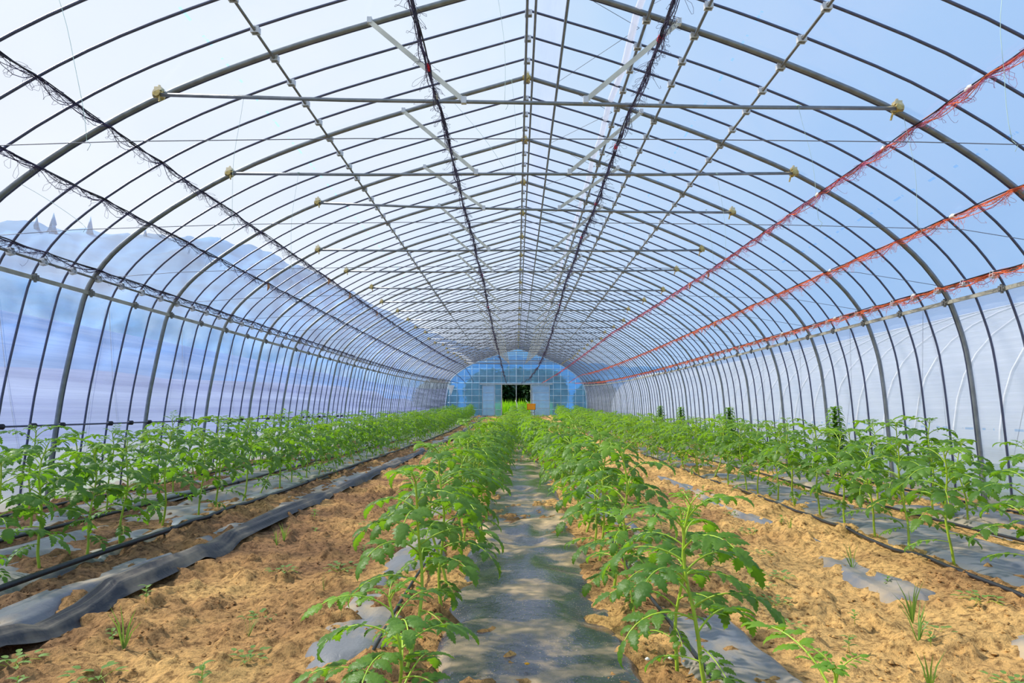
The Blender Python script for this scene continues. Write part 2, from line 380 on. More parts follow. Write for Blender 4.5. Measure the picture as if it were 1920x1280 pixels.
for side, z, lab in ((-1, 2.31, 'left'), (1, 2.19, 'right')):
    r = empty('film_channel', (at_z(z, side)-side*.028, 3.0, z))
    tag(r, 'flat film channel with knobbly brackets below the upper %s eave rail' % lab, 'rail')
    mb = MB(); p = runpts(0, 0, 2.2)
    for a, b in zip(p[:-1], p[1:]): mb.bar((0, a[1]-3, a[2]), (0, b[1]-3+.01, b[2]), .018, .040)
    mb.build('channel', M['channel'], r, smooth=False)
    kb = MB(); kb.box(-.018,.018,-.03,.03,-.03,.03); kb.box(-.03,.03,-.016,.016,-.018,.018); kb.tube([(-.0,-.045,0),(0,.045,0)], .014, 6); kb.tube([(0,0,-.045),(0,0,.045)], .014, 6)
    kme = kb.mesh('bracket', M['steel_old'], False)
    cnt = 0
    for (i, k, y) in thin_ys:
        if k in (0, 2) and y < 24 and y > 4: link('bracket', kme, r, (-side*.012, y-3, rise(y)))
mb = MB(); mb.tube(runpts(at_z(.84,-1)+.03, .84), .011, 6); base = mb.build('wall_rail', M['steel_thin'])
tag(base, 'low dark rail near the foot of the left wall just above the plants', 'rail')
kn = MB(); kn.tube([(-.03,0,0),(.03,0,0)], .028, 8); kn.tube([(0,-.03,0),(0,.03,0)], .020, 8); knm = kn.mesh('knot', M['cord_black'])
for (i, k, y) in thin_ys:
    if k in (0, 2, 3) and 4 < y < 20: link('coupling', knm, base, (at_z(.84,-1)+.03, y, .84+rise(y)))

# tie beams: pipe, brass clamps, two flat braces, small hanger at the ridge
tie_data = {1: (-3.11,3.726,3.289,3.582), 2: (-3.244,3.675,3.127,3.648), 3: (-2.771,3.89,3.004,3.76), 4: (-3.285,3.70,3.061,3.623), 5: (-3.259,3.67,3.068,3.665), 6: (-3.156,3.654,3.195,3.588)}
def clamp_mb():
    c = MB(); c.tube([(0,-.05,.0),(0,.05,.0)], .034, 8); c.tube([(-.045,0,-.0),(.045,0,-.0)], .030, 8)
    c.box(-.03,.03,-.03,.03,.028,.060); c.tube([(0,0,.06),(0,0,.085)], .012, 6); c.tube([(.02,-.03,-.02),(.035,-.05,-.085)], .009, 5); return c
clamp_me = clamp_mb().mesh('clamp', M['brass'], False)
wireup_me = None
for i, y in enumerate(MAINS):
    if i == 0 or i == len(MAINS)-1: continue
    if i in tie_data: xl, zl, xr, zr = tie_data[i]
    else:
        xl, xr = -3.2+R.uniform(-.1,.1), 3.12+R.uniform(-.1,.1); zl, zr = at_x(xl)-.02, at_x(xr)-.02
    zl = min(zl, at_x(xl)-.01); zr = min(zr, at_x(xr)-.01)
    t = empty('tie_beam', (0, y, rise(y)))
    if i <= 9: tag(t, 'horizontal tie pipe with brass end clamps and two flat braces, %s from the camera' % ORD[i-1], 'tie beam', 'roof tie beams')
    else: tag(t, 'horizontal tie pipe crossing the dense distant stretch of the roof', 'tie beam', 'far roof tie beams')
    mb = MB(); mid = ((xl+xr)/2, (zl+zr)/2 - R.uniform(.0,.035))
    yo = -.042
    P = [(xl-.03, yo, zl), (xl*.5+mid[0]*.5, yo, zl*.5+mid[1]*.5-.012), (mid[0], yo, mid[1]), (xr*.5+mid[0]*.5, yo, zr*.5+mid[1]*.5-.012), (xr+.03, yo, zr)]
    mb.tube(P, .0172, 8); mb.build('tie_pipe', M['steel'], t)
    link('clamp', clamp_me, t, (xl, -.02, zl+.01)); c = link('clamp', clamp_me, t, (xr, -.02, zr+.01)); c.rotation_euler = (0,0,PI)
    link('clamp', clamp_me, t, (.12, -.02, 4.79))
    for s, xa, xb in ((-1, -1.28, -.45), (1, 1.42, .60)):
        b = MB(); za = at_x(xa) - .03; zb = mid[1] + .015
        ddx, ddz = xb-xa, zb-za; ll = math.hypot(ddx, ddz); ux, uz = -ddz/ll*.021, ddx/ll*.021
        q = [(xa-ux,za-uz),(xa+ux,za+uz),(xb+ux,zb+uz),(xb-ux,zb-uz)]
        b.add([(x,-.062,z) for x,z in q]+[(x,-.056,z) for x,z in q], [(0,1,2,3),(7,6,5,4),(0,4,5,1),(1,5,6,2),(2,6,7,3),(3,7,4,0)])
        br = b.build('brace', M['flatbar'], t, smooth=False)
        if y < 22:
            e = MB(); e.box(-.022,.022,-.03,.012,-.03,.03); e.build('brace_clip', M['clip'], br, (xb, -.05, zb), False)
            e = MB(); e.box(-.020,.020,-.03,.02,-.025,.028); e.build('brace_clip', M['clip'], br, (xa, -.04, za+.01), False)
# cross wires
for i, y in enumerate(MAINS[:-1]):
    xl, xr = at_z(2.47,-1)+.03, at_z(2.33,1)-.03; z0 = 2.58
    mb = MB(); pts = [(xl, 0, 2.46), (xl*.8, 0, 2.53), (xl*.5, 0, z0-.005), (xl*.2, 0, z0+.01), (xr*.2, 0, z0), (xr*.5, 0, z0-.02), (xr*.8, 0, z0-.06), (xr, 0, 2.36)]
    mb.tube(pts, .0030, 4); o = mb.build('cross_wire', M['wire'], None, (0, y-.03, rise(y)))
    if i < 7: tag(o, 'thin dark wire stretched level across the greenhouse between the eaves, %s from the camera' % ORD[i], 'wire', 'cross wires')
    else: tag(o, 'thin dark wire stretched across the distant stretch below the ties', 'wire', 'far cross wires')

# hanging strings (x, y_top, z_top, x_bottom, z_bottom)
strs = [(-2.36,5.66,3.70,-2.42,2.60,'left of the long roof pipe under the nearest tie beam'),
        (-4.35,5.75,2.98,-3.75,2.60,'at the far left by the nearest thick arch'),
        (-.16,5.68,4.62,-.10,3.66,'close to the ridge above the nearest tie beam'),
        (-.05,7.45,4.75,-.02,3.62,'knotted near the ridge above the second tie beam'),
        (-.72,7.46,4.5,-.12,3.70,'looping from the roof to the second tie beam'),
        (2.42,5.64,3.60,2.55,2.60,'right of centre under the nearest tie beam'),
        (3.35,5.70,3.55,3.42,2.55,'beside the right clamp of the nearest tie beam'),
        (-2.45,7.44,3.66,-2.50,2.60,'under the left end of the second tie beam'),
        (2.25,7.44,3.64,2.32,2.60,'under the right end of the second tie beam'),
        (2.62,9.2,3.75,2.7,2.55,'under the right end of the third tie beam'),
        (-3.02,4.2,3.75,-2.75,2.72,'highest at the top left corner of the picture'),
        (3.15,4.2,3.66,3.15,2.70,'highest at the top right corner of the picture')]
for (x0,y0,z0,x1,z1,w) in strs:
    mb = MB(); pts = []
    for k in range(9):
        t = k/8; pts.append((x0+(x1-x0)*t + .03*math.sin(PI*t)*(1 if x1>x0 else -1), y0+.01*math.sin(9*t), z0+(z1-z0)*t))
    mb.tube(pts, .0017, 4)
    mb.tube([(x1,y0,z1),(x1+.03,y0,z1-.03),(x1+.01,y0,z1-.07)], .002, 4)
    mb.tube([(x0-.012,y0,z0),(x0+.012,y0,z0)], .006, 5)
    tag(mb.build('hanging_string', M['string']), 'thin pale green string hanging %s' % w, 'string')

# ------------------------------------------------------------------ twine bundles
def bundle(path, strand_mats, twine_mat, label, seed, density, spread=.032, ties=None):
    rr = random.Random(seed)
    root = empty('twine_bundle', path(4.0)); bx, by, bz = path(4.0)
    tag(root, label, 'rope', 'twine bundles under the roof')
    # strands
    for si, (mat, r, sp) in enumerate(strand_mats):
        mb = MB(); pts = []; y = 3.3; ph = rr.uniform(0, 6); per = (.45, .9, .45, .9, .45, .9)[si]
        while y <= Y_END-.1:
            x, yy, z = path(y); u = ((y-3.9) % per)/per; k_ = int((y-3.9)//per); sag = math.sin(PI*u)*(sp+.02*math.sin(k_*2.7+si))*(1 if si > 1 else .35)
            a = ph + y*(3+si*1.1)
            pts.append((x-bx+math.cos(a)*sp*.22+(.006 if si % 2 else -.006), y-by, z-bz+math.sin(a)*sp*.15 - sag*1.0))
            y += .09 if y < 20 else .22
        mb.tube(pts, r, 4, cap=False); mb.build('strand', mat, root)
    # loose loops of twine
    mb = MB(); y = 3.4
    while y < 40:
        x, yy, z = path(y); u = ((y-3.9) % .45)/.45
        near = y < 14
        kind = rr.random(); ln = rr.uniform(.05,.24) if kind < .75 else rr.uniform(.25,.50)
        a = rr.uniform(-2.9,-.2); dep = rr.uniform(.02,.12) if kind < .75 else rr.uniform(.01,.04)
        if kind > .93: dep = rr.uniform(.12,.20); ln = rr.uniform(.03,.10)
        n = 8 if near else 4; pts = []
        x2, _, z2 = path(y+ln)
        for k in range(n+1):
            t = k/n; s = math.sin(PI*t)
            pts.append((x+(x2-x)*t-bx+math.cos(a)*dep*s+rr.gauss(0,.004), y+ln*t-by+rr.gauss(0,.006)+.05*math.sin(2*PI*t), z+(z2-z)*t-bz+math.sin(a)*dep*s-.012))
        if kind > .97: pts = pts[:n//2+2]
        mb.tube(pts, .0013 if near else .0028, 3, cap=False)
        y += rr.expovariate(density*1.9 if near else density*.7)
    o = mb.build('loose_twine', twine_mat, root); tag(o, kind='stuff')
    for (y, mat) in (ties or []):
        x, yy, z = path(y); b = MB(); b.tube([(0,-.035,-.01),(0,.0,.0),(0,.035,-.01)], .020 if mat is not M['dry_leaf'] else .012, 6)
        if mat is M['dry_leaf']: b.tube([(0,0,0),(.01,.01,-.07),(-.01,.0,-.13)], [.015,.022,.004], 5)
        b.build('tie' if mat is not M['dry_leaf'] else 'dry_scrap', mat, root, (x-bx, y-by, z-bz))
def endz(y, z, ze=2.36, y0=43.5):
    if y < y0: return z
    t = (y-y0)/(Y_END-y0); return z+(ze-z)*t**1.3
def roofpath(x, off=.045, xe=None, ze=2.36):
    def f(y):
        xx = x
        if xe is not None: xx = x+(xe-x)*max(0,(y-4)/(Y_END-4))
        z = at_x(xx)-off
        if y > 43.5: t = (y-43.5)/(Y_END-43.5); xx = xx*(1-.12*t); z = z+(ze-z)*t**1.3
        return (xx, y, z+rise(y))
    return f
def ptpath(ctrl, wav=.03):
    def f(y):
        y = min(max(y, ctrl[0][0]), ctrl[-1][0]-1e-4); k = 0
        while ctrl[k+1][0] <= y: k += 1
        a, b = ctrl[k], ctrl[k+1]; t = (y-a[0])/(b[0]-a[0])
        return (a[1]+(b[1]-a[1])*t, y, a[2]+(b[2]-a[2])*t + rise(y) - wav*math.sin(y*1.7))
    return f
dk = [(M['cord_black'], .0070, .020), (M['cord_black'], .0060, .045), (M['twine_dark'], .0035, .055), (M['twine_dark'], .003, .07), (M['twine_dark'], .003, .09), (M['twine_dark'], .0035, .04)]
og = [(M['cord_black'], .0065, .015), (M['twine_orange'], .0075, .035), (M['twine_orange'], .0045, .055), (M['twine_orange'], .0035, .07), (M['twine_violet'], .003, .085), (M['twine_orange'], .0035, .05)]
bundle(roofpath(-3.54, .05, -3.42), dk, M['twine_dark'], 'dark twine bundle with loops, highest of the three along the left roof curve', 1, 26, ties=[(12.6,M['dry_leaf']),(14.2,M['dry_leaf']),(17.,M['dry_leaf'])])
bundle(roofpath(-4.10, .05), dk, M['twine_dark'], 'dark twine bundle, middle of the three along the left roof curve', 2, 20, ties=[(11.1,M['dry_leaf'])])
bundle(roofpath(-4.66, .05), dk, M['twine_dark'], 'dark twine bundle, lowest of the three, just above the left eave rails', 3, 20)
bundle(ptpath([(3,-.66,3.6),(13,-.66,3.6),(19.6,-.66,3.3),(28,-.66,3.08),(Y_END,-.69,2.36)]), dk, M['twine_dark'], 'dark violet twine bundle slung under the ties, left of the ridge', 4, 24, ties=[(4.9,M['red_tie']),(5.4,M['white_tie']),(13.,M['red_tie']),(16.,M['red_tie'])])
bundle(ptpath([(3,1.0,3.6),(13,1.0,3.6),(21,1.0,3.08),(30,1.0,2.90),(42,.75,2.55),(Y_END,.34,2.36)]), dk, M['twine_dark'], 'dark violet twine bundle slung under the ties, right of the ridge', 5, 30, ties=[(4.5,M['red_tie']),(6.6,M['red_tie']),(8.3,M['red_tie']),(10.2,M['red_tie']),(15.5,M['red_tie'])])
bundle(ptpath([(3,3.46,at_x(3.46)-.05),(12,3.42,at_x(3.42)-.05),(22.8,3.2,at_x(3.2)-.06),(Y_END,1.8,2.36)], 0), og, M['twine_violet'], 'orange twine bundle, highest of the three along the right roof curve', 6, 40, ties=[(5.0,M['white_tie']),(6.2,M['white_tie']),(7.6,M['white_tie']),(12.,M['dry_leaf']),(13.2,M['dry_leaf'])])
bundle(roofpath(4.24, .05), og, M['twine_orange'], 'orange twine bundle, middle of the three along the right roof curve', 7, 34, ties=[(6.5,M['white_tie']),(9.1,M['white_tie']),(14.5,M['dry_leaf'])])
bundle(roofpath(4.70, .05), og, M['twine_orange'], 'orange twine bundle, lowest of the three, just above the right eave rails', 8, 34, ties=[(8.,M['white_tie']),(10.,M['white_tie']),(12,M['white_tie'])])

# ------------------------------------------------------------------ films
def sheet(name, poly, mat, y0=2.0, y1=Y_END, kind='structure', ny=None):
    ys = np.arange(y0, y1, .225).tolist() + [y1]
    P = np.zeros((len(ys), len(poly), 3))
    for a, y in enumerate(ys):
        u = ((y-3.96) % .45)/.45; s = math.sin(PI*u)*.012
        for b, (x, z) in enumerate(poly):
            P[a,b] = (x*(1-s/5), y, z + rise(y) - s)
    o = grid_obj(name, P, mat); tag(o, kind=kind); return o
OUT = offset(FULL, .022)
def sub(x0=None, x1=None, z0=None, z1=None, side=0):
    return [p for p in OUT if (x0 is None or p[0] >= x0) and (x1 is None or p[0] <= x1) and (z0 is None or p[1] >= z0) and (z1 is None or p[1] <= z1) and (side == 0 or p[0]*side > 0)]
def cut(poly, val, axis):
    """insert an exact point where the axis value is crossed, return index"""
    for i in range(len(poly)-1):
        a, b = poly[i], poly[i+1]
        if (a[axis]-val)*(b[axis]-val) < 0:
            t = (val-a[axis])/(b[axis]-a[axis]); p = (a[0]+(b[0]-a[0])*t, a[1]+(b[1]-a[1])*t)
            poly.insert(i+1, p); return i+1
zl = cut(OUT, 2.30, 1); i_up = zl
i_l2 = cut(OUT, 1.96, 1); i_l3 = cut(OUT, .60, 1)
i_l3, i_l2, i_up = sorted([OUT.index(p) for p in (OUT[i_l3], OUT[i_l3+0])])[0], None, None
def nearest(val, axis, side):
    c = [(abs(p[axis]-val), i) for i, p in enumerate(OUT) if (p[0]*side > 0)]
    return min(c)[1]
# right side cuts
for v in (2.19, .45):
    R2 = [p for p in OUT if p[0] > 0]
    k = OUT.index(R2[0]); sub_ = OUT[k:]; cut(sub_, v, 1); OUT = OUT[:k] + sub_
for v in (.47, 1.16): cut(OUT, v, 0)
a3, a2, a1 = nearest(.60,1,-1), nearest(1.96,1,-1), nearest(2.30,1,-1)
b1, b2 = nearest(2.19,1,1), nearest(.45,1,1)
c1, c2 = nearest(.47,0,1), nearest(1.16,0,1)
pk = min(range(len(OUT)), key=lambda i: abs(OUT[i][0]-.12))
ceil = sheet('ceiling', OUT[a1:pk+1], M['film_roof'])
def part(o, parent): o.parent = parent; del o['kind']; return o
part(sheet('ridge_strip', OUT[pk:c1+1], M['film_milky']), ceil)
part(sheet('roof_film', OUT[c2:b1+1], M['film_roof']), ceil)
wl = sheet('wall_left', OUT[a3:a2+1], M['film_left'])
part(sheet('upper_film', OUT[a2:a1+1], M['film_wall_up']), wl)
part(sheet('skirt_film', OUT[:a3+1], M['film_skirt']), wl)
wr = sheet('wall_right', OUT[b1:b2+1], M['film_right'])
part(sheet('skirt_film', OUT[b2:], M['film_skirt']), wr)
# loosely rolled film along the vent edge
mb = MB(); pts = []
for k, (x, y, z) in enumerate(runpts(1.10, at_x(1.10)+.035, 2.2, Y_END, .9)): pts.append((x+R.gauss(0,.012), y, z+R.gauss(0,.004)))
mb.tube(pts, [.032+R.uniform(-.006,.006) for _ in pts], 8)
tag(mb.build('rolled_film', M['film_roll']), 'loosely rolled clear film lying along the lower edge of the roof vent', 'plastic film')
# zigzag cords across the open vent
mb = MB()
for i, y in enumerate(MAINS[:-1]):
    r_ = rise(y); mb.tube([(.47,y+.02,at_x(.47)+r_+.03),(1.14,y+.30,at_x(1.14)+r_+.03)], .003, 4); mb.tube([(1.14,y+.30,at_x(1.14)+r_+.03),(.47,y+1.8,at_x(.47)+rise(y+1.8)+.03)], .003, 4)
mb.build('vent_cord', M['wire'], ceil)
# outer film cords seen through the side films
for side, nm in ((-1, 'left'), (1, 'right')):
    for i, y in enumerate(MAINS[1:12]):
        xo = lambda z: at_z(z, side)+side*.055
        mb = MB(); r_ = rise(y)
        mb.tube([(xo(2.2), y+.55, 2.2+r_), (xo(1.4), y+.62, 1.4+r_), (xo(.4), y+.66, .4+r_), (xo(0), y+.66, -.03+r_)], .0035, 4)
        mb.tube([(xo(2.2), y+.62, 2.2+r_), (xo(1.4), y+1.0, 1.4+r_), (xo(.4), y+1.45, .4+r_), (xo(0), y+1.5, -.03+r_)], .0035, 4)
        mb.build('film_cord', M['wire'], wl if side < 0 else wr)

# ------------------------------------------------------------------ ground
def soilh(x, y):
    ax = np.abs(x-.03)
    h = (fbm(x*1.3, y*1.0, 11, 3)-.5)*.07
    cl = fbm(x*9, y*9, 21, 4)
    rough_mask = .45+.55*np.clip(fbm(x*.9, y*.7, 31, 2)*2-.5, 0, 1)
    h = h + (np.clip(cl-.44, 0, 1)**1.2)*.26*rough_mask + (fbm(x*26, y*26, 41, 3)-.5)*.026 + (fbm(x*3.2, y*3.2, 61, 2)-.5)*.05*rough_mask
    def bump(c, w): return np.exp(-((x-c)/w)**2)
    path = bump(-1.5, .5) + bump(1.6, .5)
    h = h - .035*path
    # soil heaped on the outer edge of the beds and on the hose line
    h = h + .050*bump(-2.58, .16)*(.3+.9*fbm(x*0+3.1, y*.9, 51, 2)) + .060*bump(2.45, .30)
    h = h - .03*np.clip(1-((x-.06)/.36)**4, 0, 1)
    h = h + .012*bump(.62, .13) + .012*bump(-.42, .12)
    return h
rises = np.vectorize(rise)
ys = [-1.0]
while ys[-1] < Y_END+.3: ys.append(ys[-1] + max(.014, .0062*abs(ys[-1])))
ys = np.array(ys); xs = np.arange(-5.4, 5.4001, .021)
X, Y = np.meshgrid(xs, ys); H = soilh(X, Y) + rises(ys)[:, None]
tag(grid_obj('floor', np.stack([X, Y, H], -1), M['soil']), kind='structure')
def groundz(x, y): return float(soilh(np.array([x]), np.array([y]))[0]) + rise(y)

# mulch films : sheets with soil heaped through them
def mulch_sheet(x0, x1, mat, label, seed, base=.045, amp=.02, fold=.0, y0=-.5, y1=Y_END-1.5, wob=.05, holes=(), cover=.05, dx=.03):
    ys_ = [y0]
    while ys_[-1] < y1: ys_.append(ys_[-1] + max(.03, .010*abs(ys_[-1])))
    ys_ = np.array(ys_); n = max(4, int((x1-x0)/dx)); t = np.linspace(0, 1, n)
    e0 = x0 + (fbm(ys_*.7, ys_*0+1, seed, 3)-.5)*wob*2; e1 = x1 + (fbm(ys_*.7, ys_*0+9, seed+5, 3)-.5)*wob*2
    X_ = e0[:,None]*(1-t)+e1[:,None]*t; Y_ = np.repeat(ys_[:,None], n, 1)
    h = base + (fbm(X_*1.5, Y_*1.1, seed+2, 3)-.5)*amp*2 + (fbm(X_*(34 if fold > .06 else 18), Y_*.8, seed+8, 2)-.5)*fold
    # soil kicked over it: the sheet dips under
    cov = np.clip((fbm(X_*1.9, Y_*1.2, seed+20, 3)-.56)*6, 0, 1); h = h - cov*cover
    for (hx, hy) in holes:
        d = np.hypot(X_-hx, (Y_-hy)); h = h - .10*np.exp(-(d/.10)**2)
    edge = np.minimum(t, 1-t)*(x1-x0); h = h - np.exp(-(edge/.03)**2)*.05
    P = np.stack([X_, Y_, h + rises(ys_)[:,None]], -1)
    o = grid_obj('mulch_film', P, mat); tag(o, label, 'plastic mulch'); return o

# ------------------------------------------------------------------ plants
def leaflet(mb, o, d, up, L, W, droop, fold, lod, rr, mi=0):
    """one toothed, folded leaflet starting at o, pointing along d"""
    d = d.normalized(); s = d.cross(up)
    if s.length < 1e-4: s = Vector((1,0,0))
    s.normalize(); up = s.cross(d).normalized()
    rows = {0: 11, 1: 5, 2: 3}[lod]; vs = []; fs = []
    shape = lambda t: (math.sin(PI*min(1, t**.56)) ** .95) if t < 1 else 0
    k5 = lod == 0
    p = Vector(o); a = 0; seg = L/rows; curl = rr.uniform(-.25,.25)
    for i in range(rows+1):
        t = i/rows; ang = -droop*t*t
        dd = d*math.cos(ang) + up*math.sin(ang); uu = up*math.cos(ang) - d*math.sin(ang)
        if i > 0: p = p + dd*seg
        w = W*.5*shape(max(.04, t)) if i < rows else .0008
        if lod == 0 and 0 < i < rows: w *= (1.22 if i % 2 else .80)
        f = fold; ss = s*math.cos(f); zz = uu*math.sin(f)
        fw = dd*(seg*.55 if (lod == 0 and i % 2 and i < rows) else 0)
        if k5:
            vs += [p - ss*w + zz*w + fw - uu*w*.35, p - ss*w*.5 + zz*w*.5 + uu*w*.10, p, p + ss*w*.5 + zz*w*.5 + uu*w*.10, p + ss*w + zz*w + fw - uu*w*.35]
        else:
            vs += [p - ss*w + zz*w, p, p + ss*w + zz*w]
    c = 5 if k5 else 3
    for i in range(rows):
        for j in range(c-1): fs.append((i*c+j, i*c+j+1, (i+1)*c+j+1, (i+1)*c+j))
    mb.add([(v.x,v.y,v.z) for v in vs], fs, mi)
def compound_leaf(mb, base, az, elev, L, lod, rr, size=1., droop=1.3, mi=0, stem_mi=1):
    """petiole plus pinnate leaflets"""
    n = {0: 9, 1: 6, 2: 4}[lod]; pts = []; dirs = []
    h = Vector((math.cos(az), math.sin(az), 0)); p = Vector(base); tw = rr.uniform(-.35,.35)
    for i in range(n+1):
        t = i/n; e = elev - droop*t**1.3; a2 = tw*t
        hh = Vector((h.x*math.cos(a2)-h.y*math.sin(a2), h.x*math.sin(a2)+h.y*math.cos(a2), 0))
        d = hh*math.cos(e) + Vector((0,0,1))*math.sin(e)
        if i: p = p + d*(L/n)
        pts.append(p.copy()); dirs.append(d)
    if lod < 2: mb.tube([tuple(q) for q in pts], [.0032*(1-.6*i/n)*size+.0007 for i in range(n+1)], 5 if lod == 0 else 3, stem_mi, cap=False)
    def at(t):
        f = t*n; i = min(int(f), n-1); u = f-i; return pts[i]*(1-u)+pts[i+1]*u, dirs[i]*(1-u)+dirs[i+1]*u
    LL = .098*size*(L/.30)**.45
    spots = [(1.0,0,1.0)]
    for t, s in ((.82,.86),(.64,.90),(.46,.74),(.30,.46)): spots += [(t+rr.uniform(-.03,.03),-1,s*rr.uniform(.85,1.1)),(t+rr.uniform(-.03,.03),1,s*rr.uniform(.85,1.1))]
    if lod == 0: spots += [(.69,-1,.32),(.69,1,.30),(.48,-1,.28),(.48,1,.28)]
    for (t, sd, s) in spots:
        q, d = at(min(t,.999)); side = d.cross(Vector((0,0,1)))
        if side.length < .05: side = Vector((-h.y,h.x,0))
        side.normalize()
        if sd == 0: dd = d
        else: dd = d*.55 + side*sd*.85 + Vector((0,0,rr.uniform(-.25,.15)))
        upv = Vector((0,0,1)) + d*.35 + side*rr.uniform(-.3,.3)
        q2 = q + dd.normalized()*(.010 if sd else 0)
        leaflet(mb, q2, dd, upv, LL*s, LL*s*rr.uniform(.50,.66), rr.uniform(.6,1.5), rr.uniform(.05,.5), lod, rr, mi)
MATS_LEAF = [M['leaf'], M['stem']]; MATS_YOUNG = [M['leaf_young'], M['stem']]
def plan_plant(rr, H):
    """stem path and list of leaves"""
    lean = Vector((rr.uniform(-.08,.08), rr.uniform(-.08,.08), 0)); pts = []
    for i in range(9):
        t = i/8; pts.append(Vector((lean.x*math.sin(t*2.6)+.012*math.sin(t*9+lean.x*40), lean.y*math.sin(t*2.6)+.012*math.cos(t*8), H*t)))
    def at(t):
        f = t*8; i = min(int(f), 7); u = f-i; return pts[i]*(1-u)+pts[i+1]*u
    leaves = []; az = rr.uniform(0, 6.28); n = rr.randint(15, 17)
    for k in range(n):
        t = .20 + .77*(k/(n-1))**.85; az += 2.4+rr.uniform(-.35,.35)
        if t < .36: L, e, dr, sz = rr.uniform(.14,.24), .25, .9, .72
        elif t < .80: L, e, dr, sz = rr.uniform(.26,.36), rr.uniform(.55,.9), rr.uniform(1.2,1.7), 1.08
        elif t < .93: L, e, dr, sz = rr.uniform(.20,.27), rr.uniform(.8,1.1), rr.uniform(1.1,1.6), .95
        else: L, e, dr, sz = rr.uniform(.09,.15), rr.uniform(1.0,1.3), rr.uniform(.6,1.2), .62
        leaves.append((at(t), az, e, L, sz, dr, t))
    for k in range(3): leaves.append((at(.99), az+2.1*k, 1.15, .08, .5, .9, .99))
    return pts, leaves
def stem_mb(mb, pts, lod, mi=0):
    n = len(pts); mb.tube([tuple(p) for p in pts], [.0085*(1-.55*i/(n-1)) for i in range(n)], 7 if lod == 0 else 4, mi, cap=False)
protos = []; KIDS = {}
def note(root):
    def rec(o):
        KIDS[o.name] = [c for c in ALLC if c.parent is o]
        for c in KIDS[o.name]: rec(c)
    rec(root)
def proto_near(seed, H):
    rr = random.Random(seed); pts, lv = plan_plant(rr, H); root = empty('tomato_plant'); kids = []
    mb = MB(); stem_mb(mb, pts, 0); kids.append(mb.build('stem', M['stem'], root))
    for (b, az, e, L, sz, dr, t) in lv:
        mb = MB(); compound_leaf(mb, b, az, e, L, 0, rr, sz, dr)
        kids.append(mb.build('leaf', MATS_YOUNG if t > .9 else MATS_LEAF, root))
    if seed % 2:
        mb = MB(); b = lv[8][0]; q = b+Vector((.06,.03,.03)); mb.tube([tuple(b), tuple(q)], .002, 4, 1)
        for k in range(5):
            a = 2*PI*k/5; leaflet(mb, q, Vector((math.cos(a), math.sin(a), .1)), Vector((0,0,1)), .018, .008, .3, .1, 2, rr)
        kids.append(mb.build('flower', [M['flower'], M['stem']], root))
    KIDS[root.name] = kids
    for k in kids: KIDS[k.name] = []
    return root
def proto_mid(seed, H):
    rr = random.Random(seed); pts, lv = plan_plant(rr, H); root = empty('tomato_plant')
    mb = MB(); stem_mb(mb, pts, 1); s = mb.build('stem', M['stem'], root)
    mb = MB()
    for (b, az, e, L, sz, dr, t) in lv: compound_leaf(mb, b, az, e, L, 1, rr, sz*1.05, dr, 2 if t > .86 else 0)
    f = mb.build('foliage', [M['leaf'], M['stem'], M['leaf_young']], root)
    KIDS[root.name] = [s, f]; KIDS[s.name] = []; KIDS[f.name] = []
    return root
H0 = .78
near_p = [proto_near(s, H0) for s in (11, 12, 13, 14, 15, 16, 17)]
mid_p = [proto_mid(s, H0) for s in (31, 32, 33, 34, 35)]
used = {p.name: False for p in near_p+mid_p}
ROWS = [  # key, x, explicit near plants (x,y,H), then regular start, category text
    ('il', 'in the row left of the central strip', [(-.33,1.92,.50),(-.40,2.68,.69),(-.36,3.35,.74),(-.40,4.0,.76),(-.38,4.65,.78)], -.40, 5.25, .58, .80),
    ('ir', 'in the row right of the central strip', [(.64,.84,.58),(.60,1.36,.52),(.63,2.22,.68),(.60,2.72,.60),(.55,3.30,.50),(.52,3.88,.76),(.55,4.55,.78)], .58, 5.15, .58, .82),
    ('li', 'in the path-side row of the left bed', [(-2.95,3.9,.74),(-3.05,4.49,.78),(-2.92,4.72,.74),(-2.97,5.22,.80),(-2.97,5.85,.80)], -2.97, 6.45, .56, .83),
    ('lo', 'in the wall-side row of the left bed', [(-4.0,5.0,.80),(-3.98,5.7,.82)], -4.02, 6.3, .58, .86),
    ('ri', 'in the path-side row of the right bed', [(2.72,3.74,.68),(2.66,4.30,.70),(2.72,4.85,.72),(2.78,5.4,.74)], 2.80, 5.9, .54, .80),
    ('ro', 'in the wall-side row of the right bed', [(3.98,4.75,.70),(3.95,5.4,.72)], 3.95, 6.0, .56, .80)]
allp = []
for key, txt, near, x, ys0, st, H in ROWS:
    row = list(near); y = ys0
    while y < Y_END-2.2:
        row.append((x+R.gauss(0,.035)+((.04-x)*.50*min(1, max(0, (y-9)/9)) if abs(x) < 1 else 0), y+R.gauss(0,.04), H*R.uniform(.86,1.10))); y += st
    for n, (a, b, h) in enumerate(row): allp.append((b, a, h, key, txt, n))
allp.sort(key=lambda q: (abs(q[1])*.0+q[0]))
def place(proto, x, y, h, rz):
    if not used[proto.name]: o = proto; used[proto.name] = True
    else: o = copy_tree(proto, KIDS)
    o.location = (x, y, groundz(x, y)-.012); o.rotation_euler = (R.gauss(0,.04), R.gauss(0,.04), rz); s = h/H0
    w_ = s**.6*(1.10 if abs(x) > 2 else 1.05); o.scale = (w_, w_, s); return o
LOOK = {'il': 'tomato plant', 'ir': 'tomato plant', 'li': 'leafy tomato plant', 'lo': 'leafy tomato plant', 'ri': 'bushy tomato plant', 'ro': 'bushy tomato plant'}
NM = ['nearest the camera'] + [w + ' from the camera' for w in ORD[1:]]
far = []
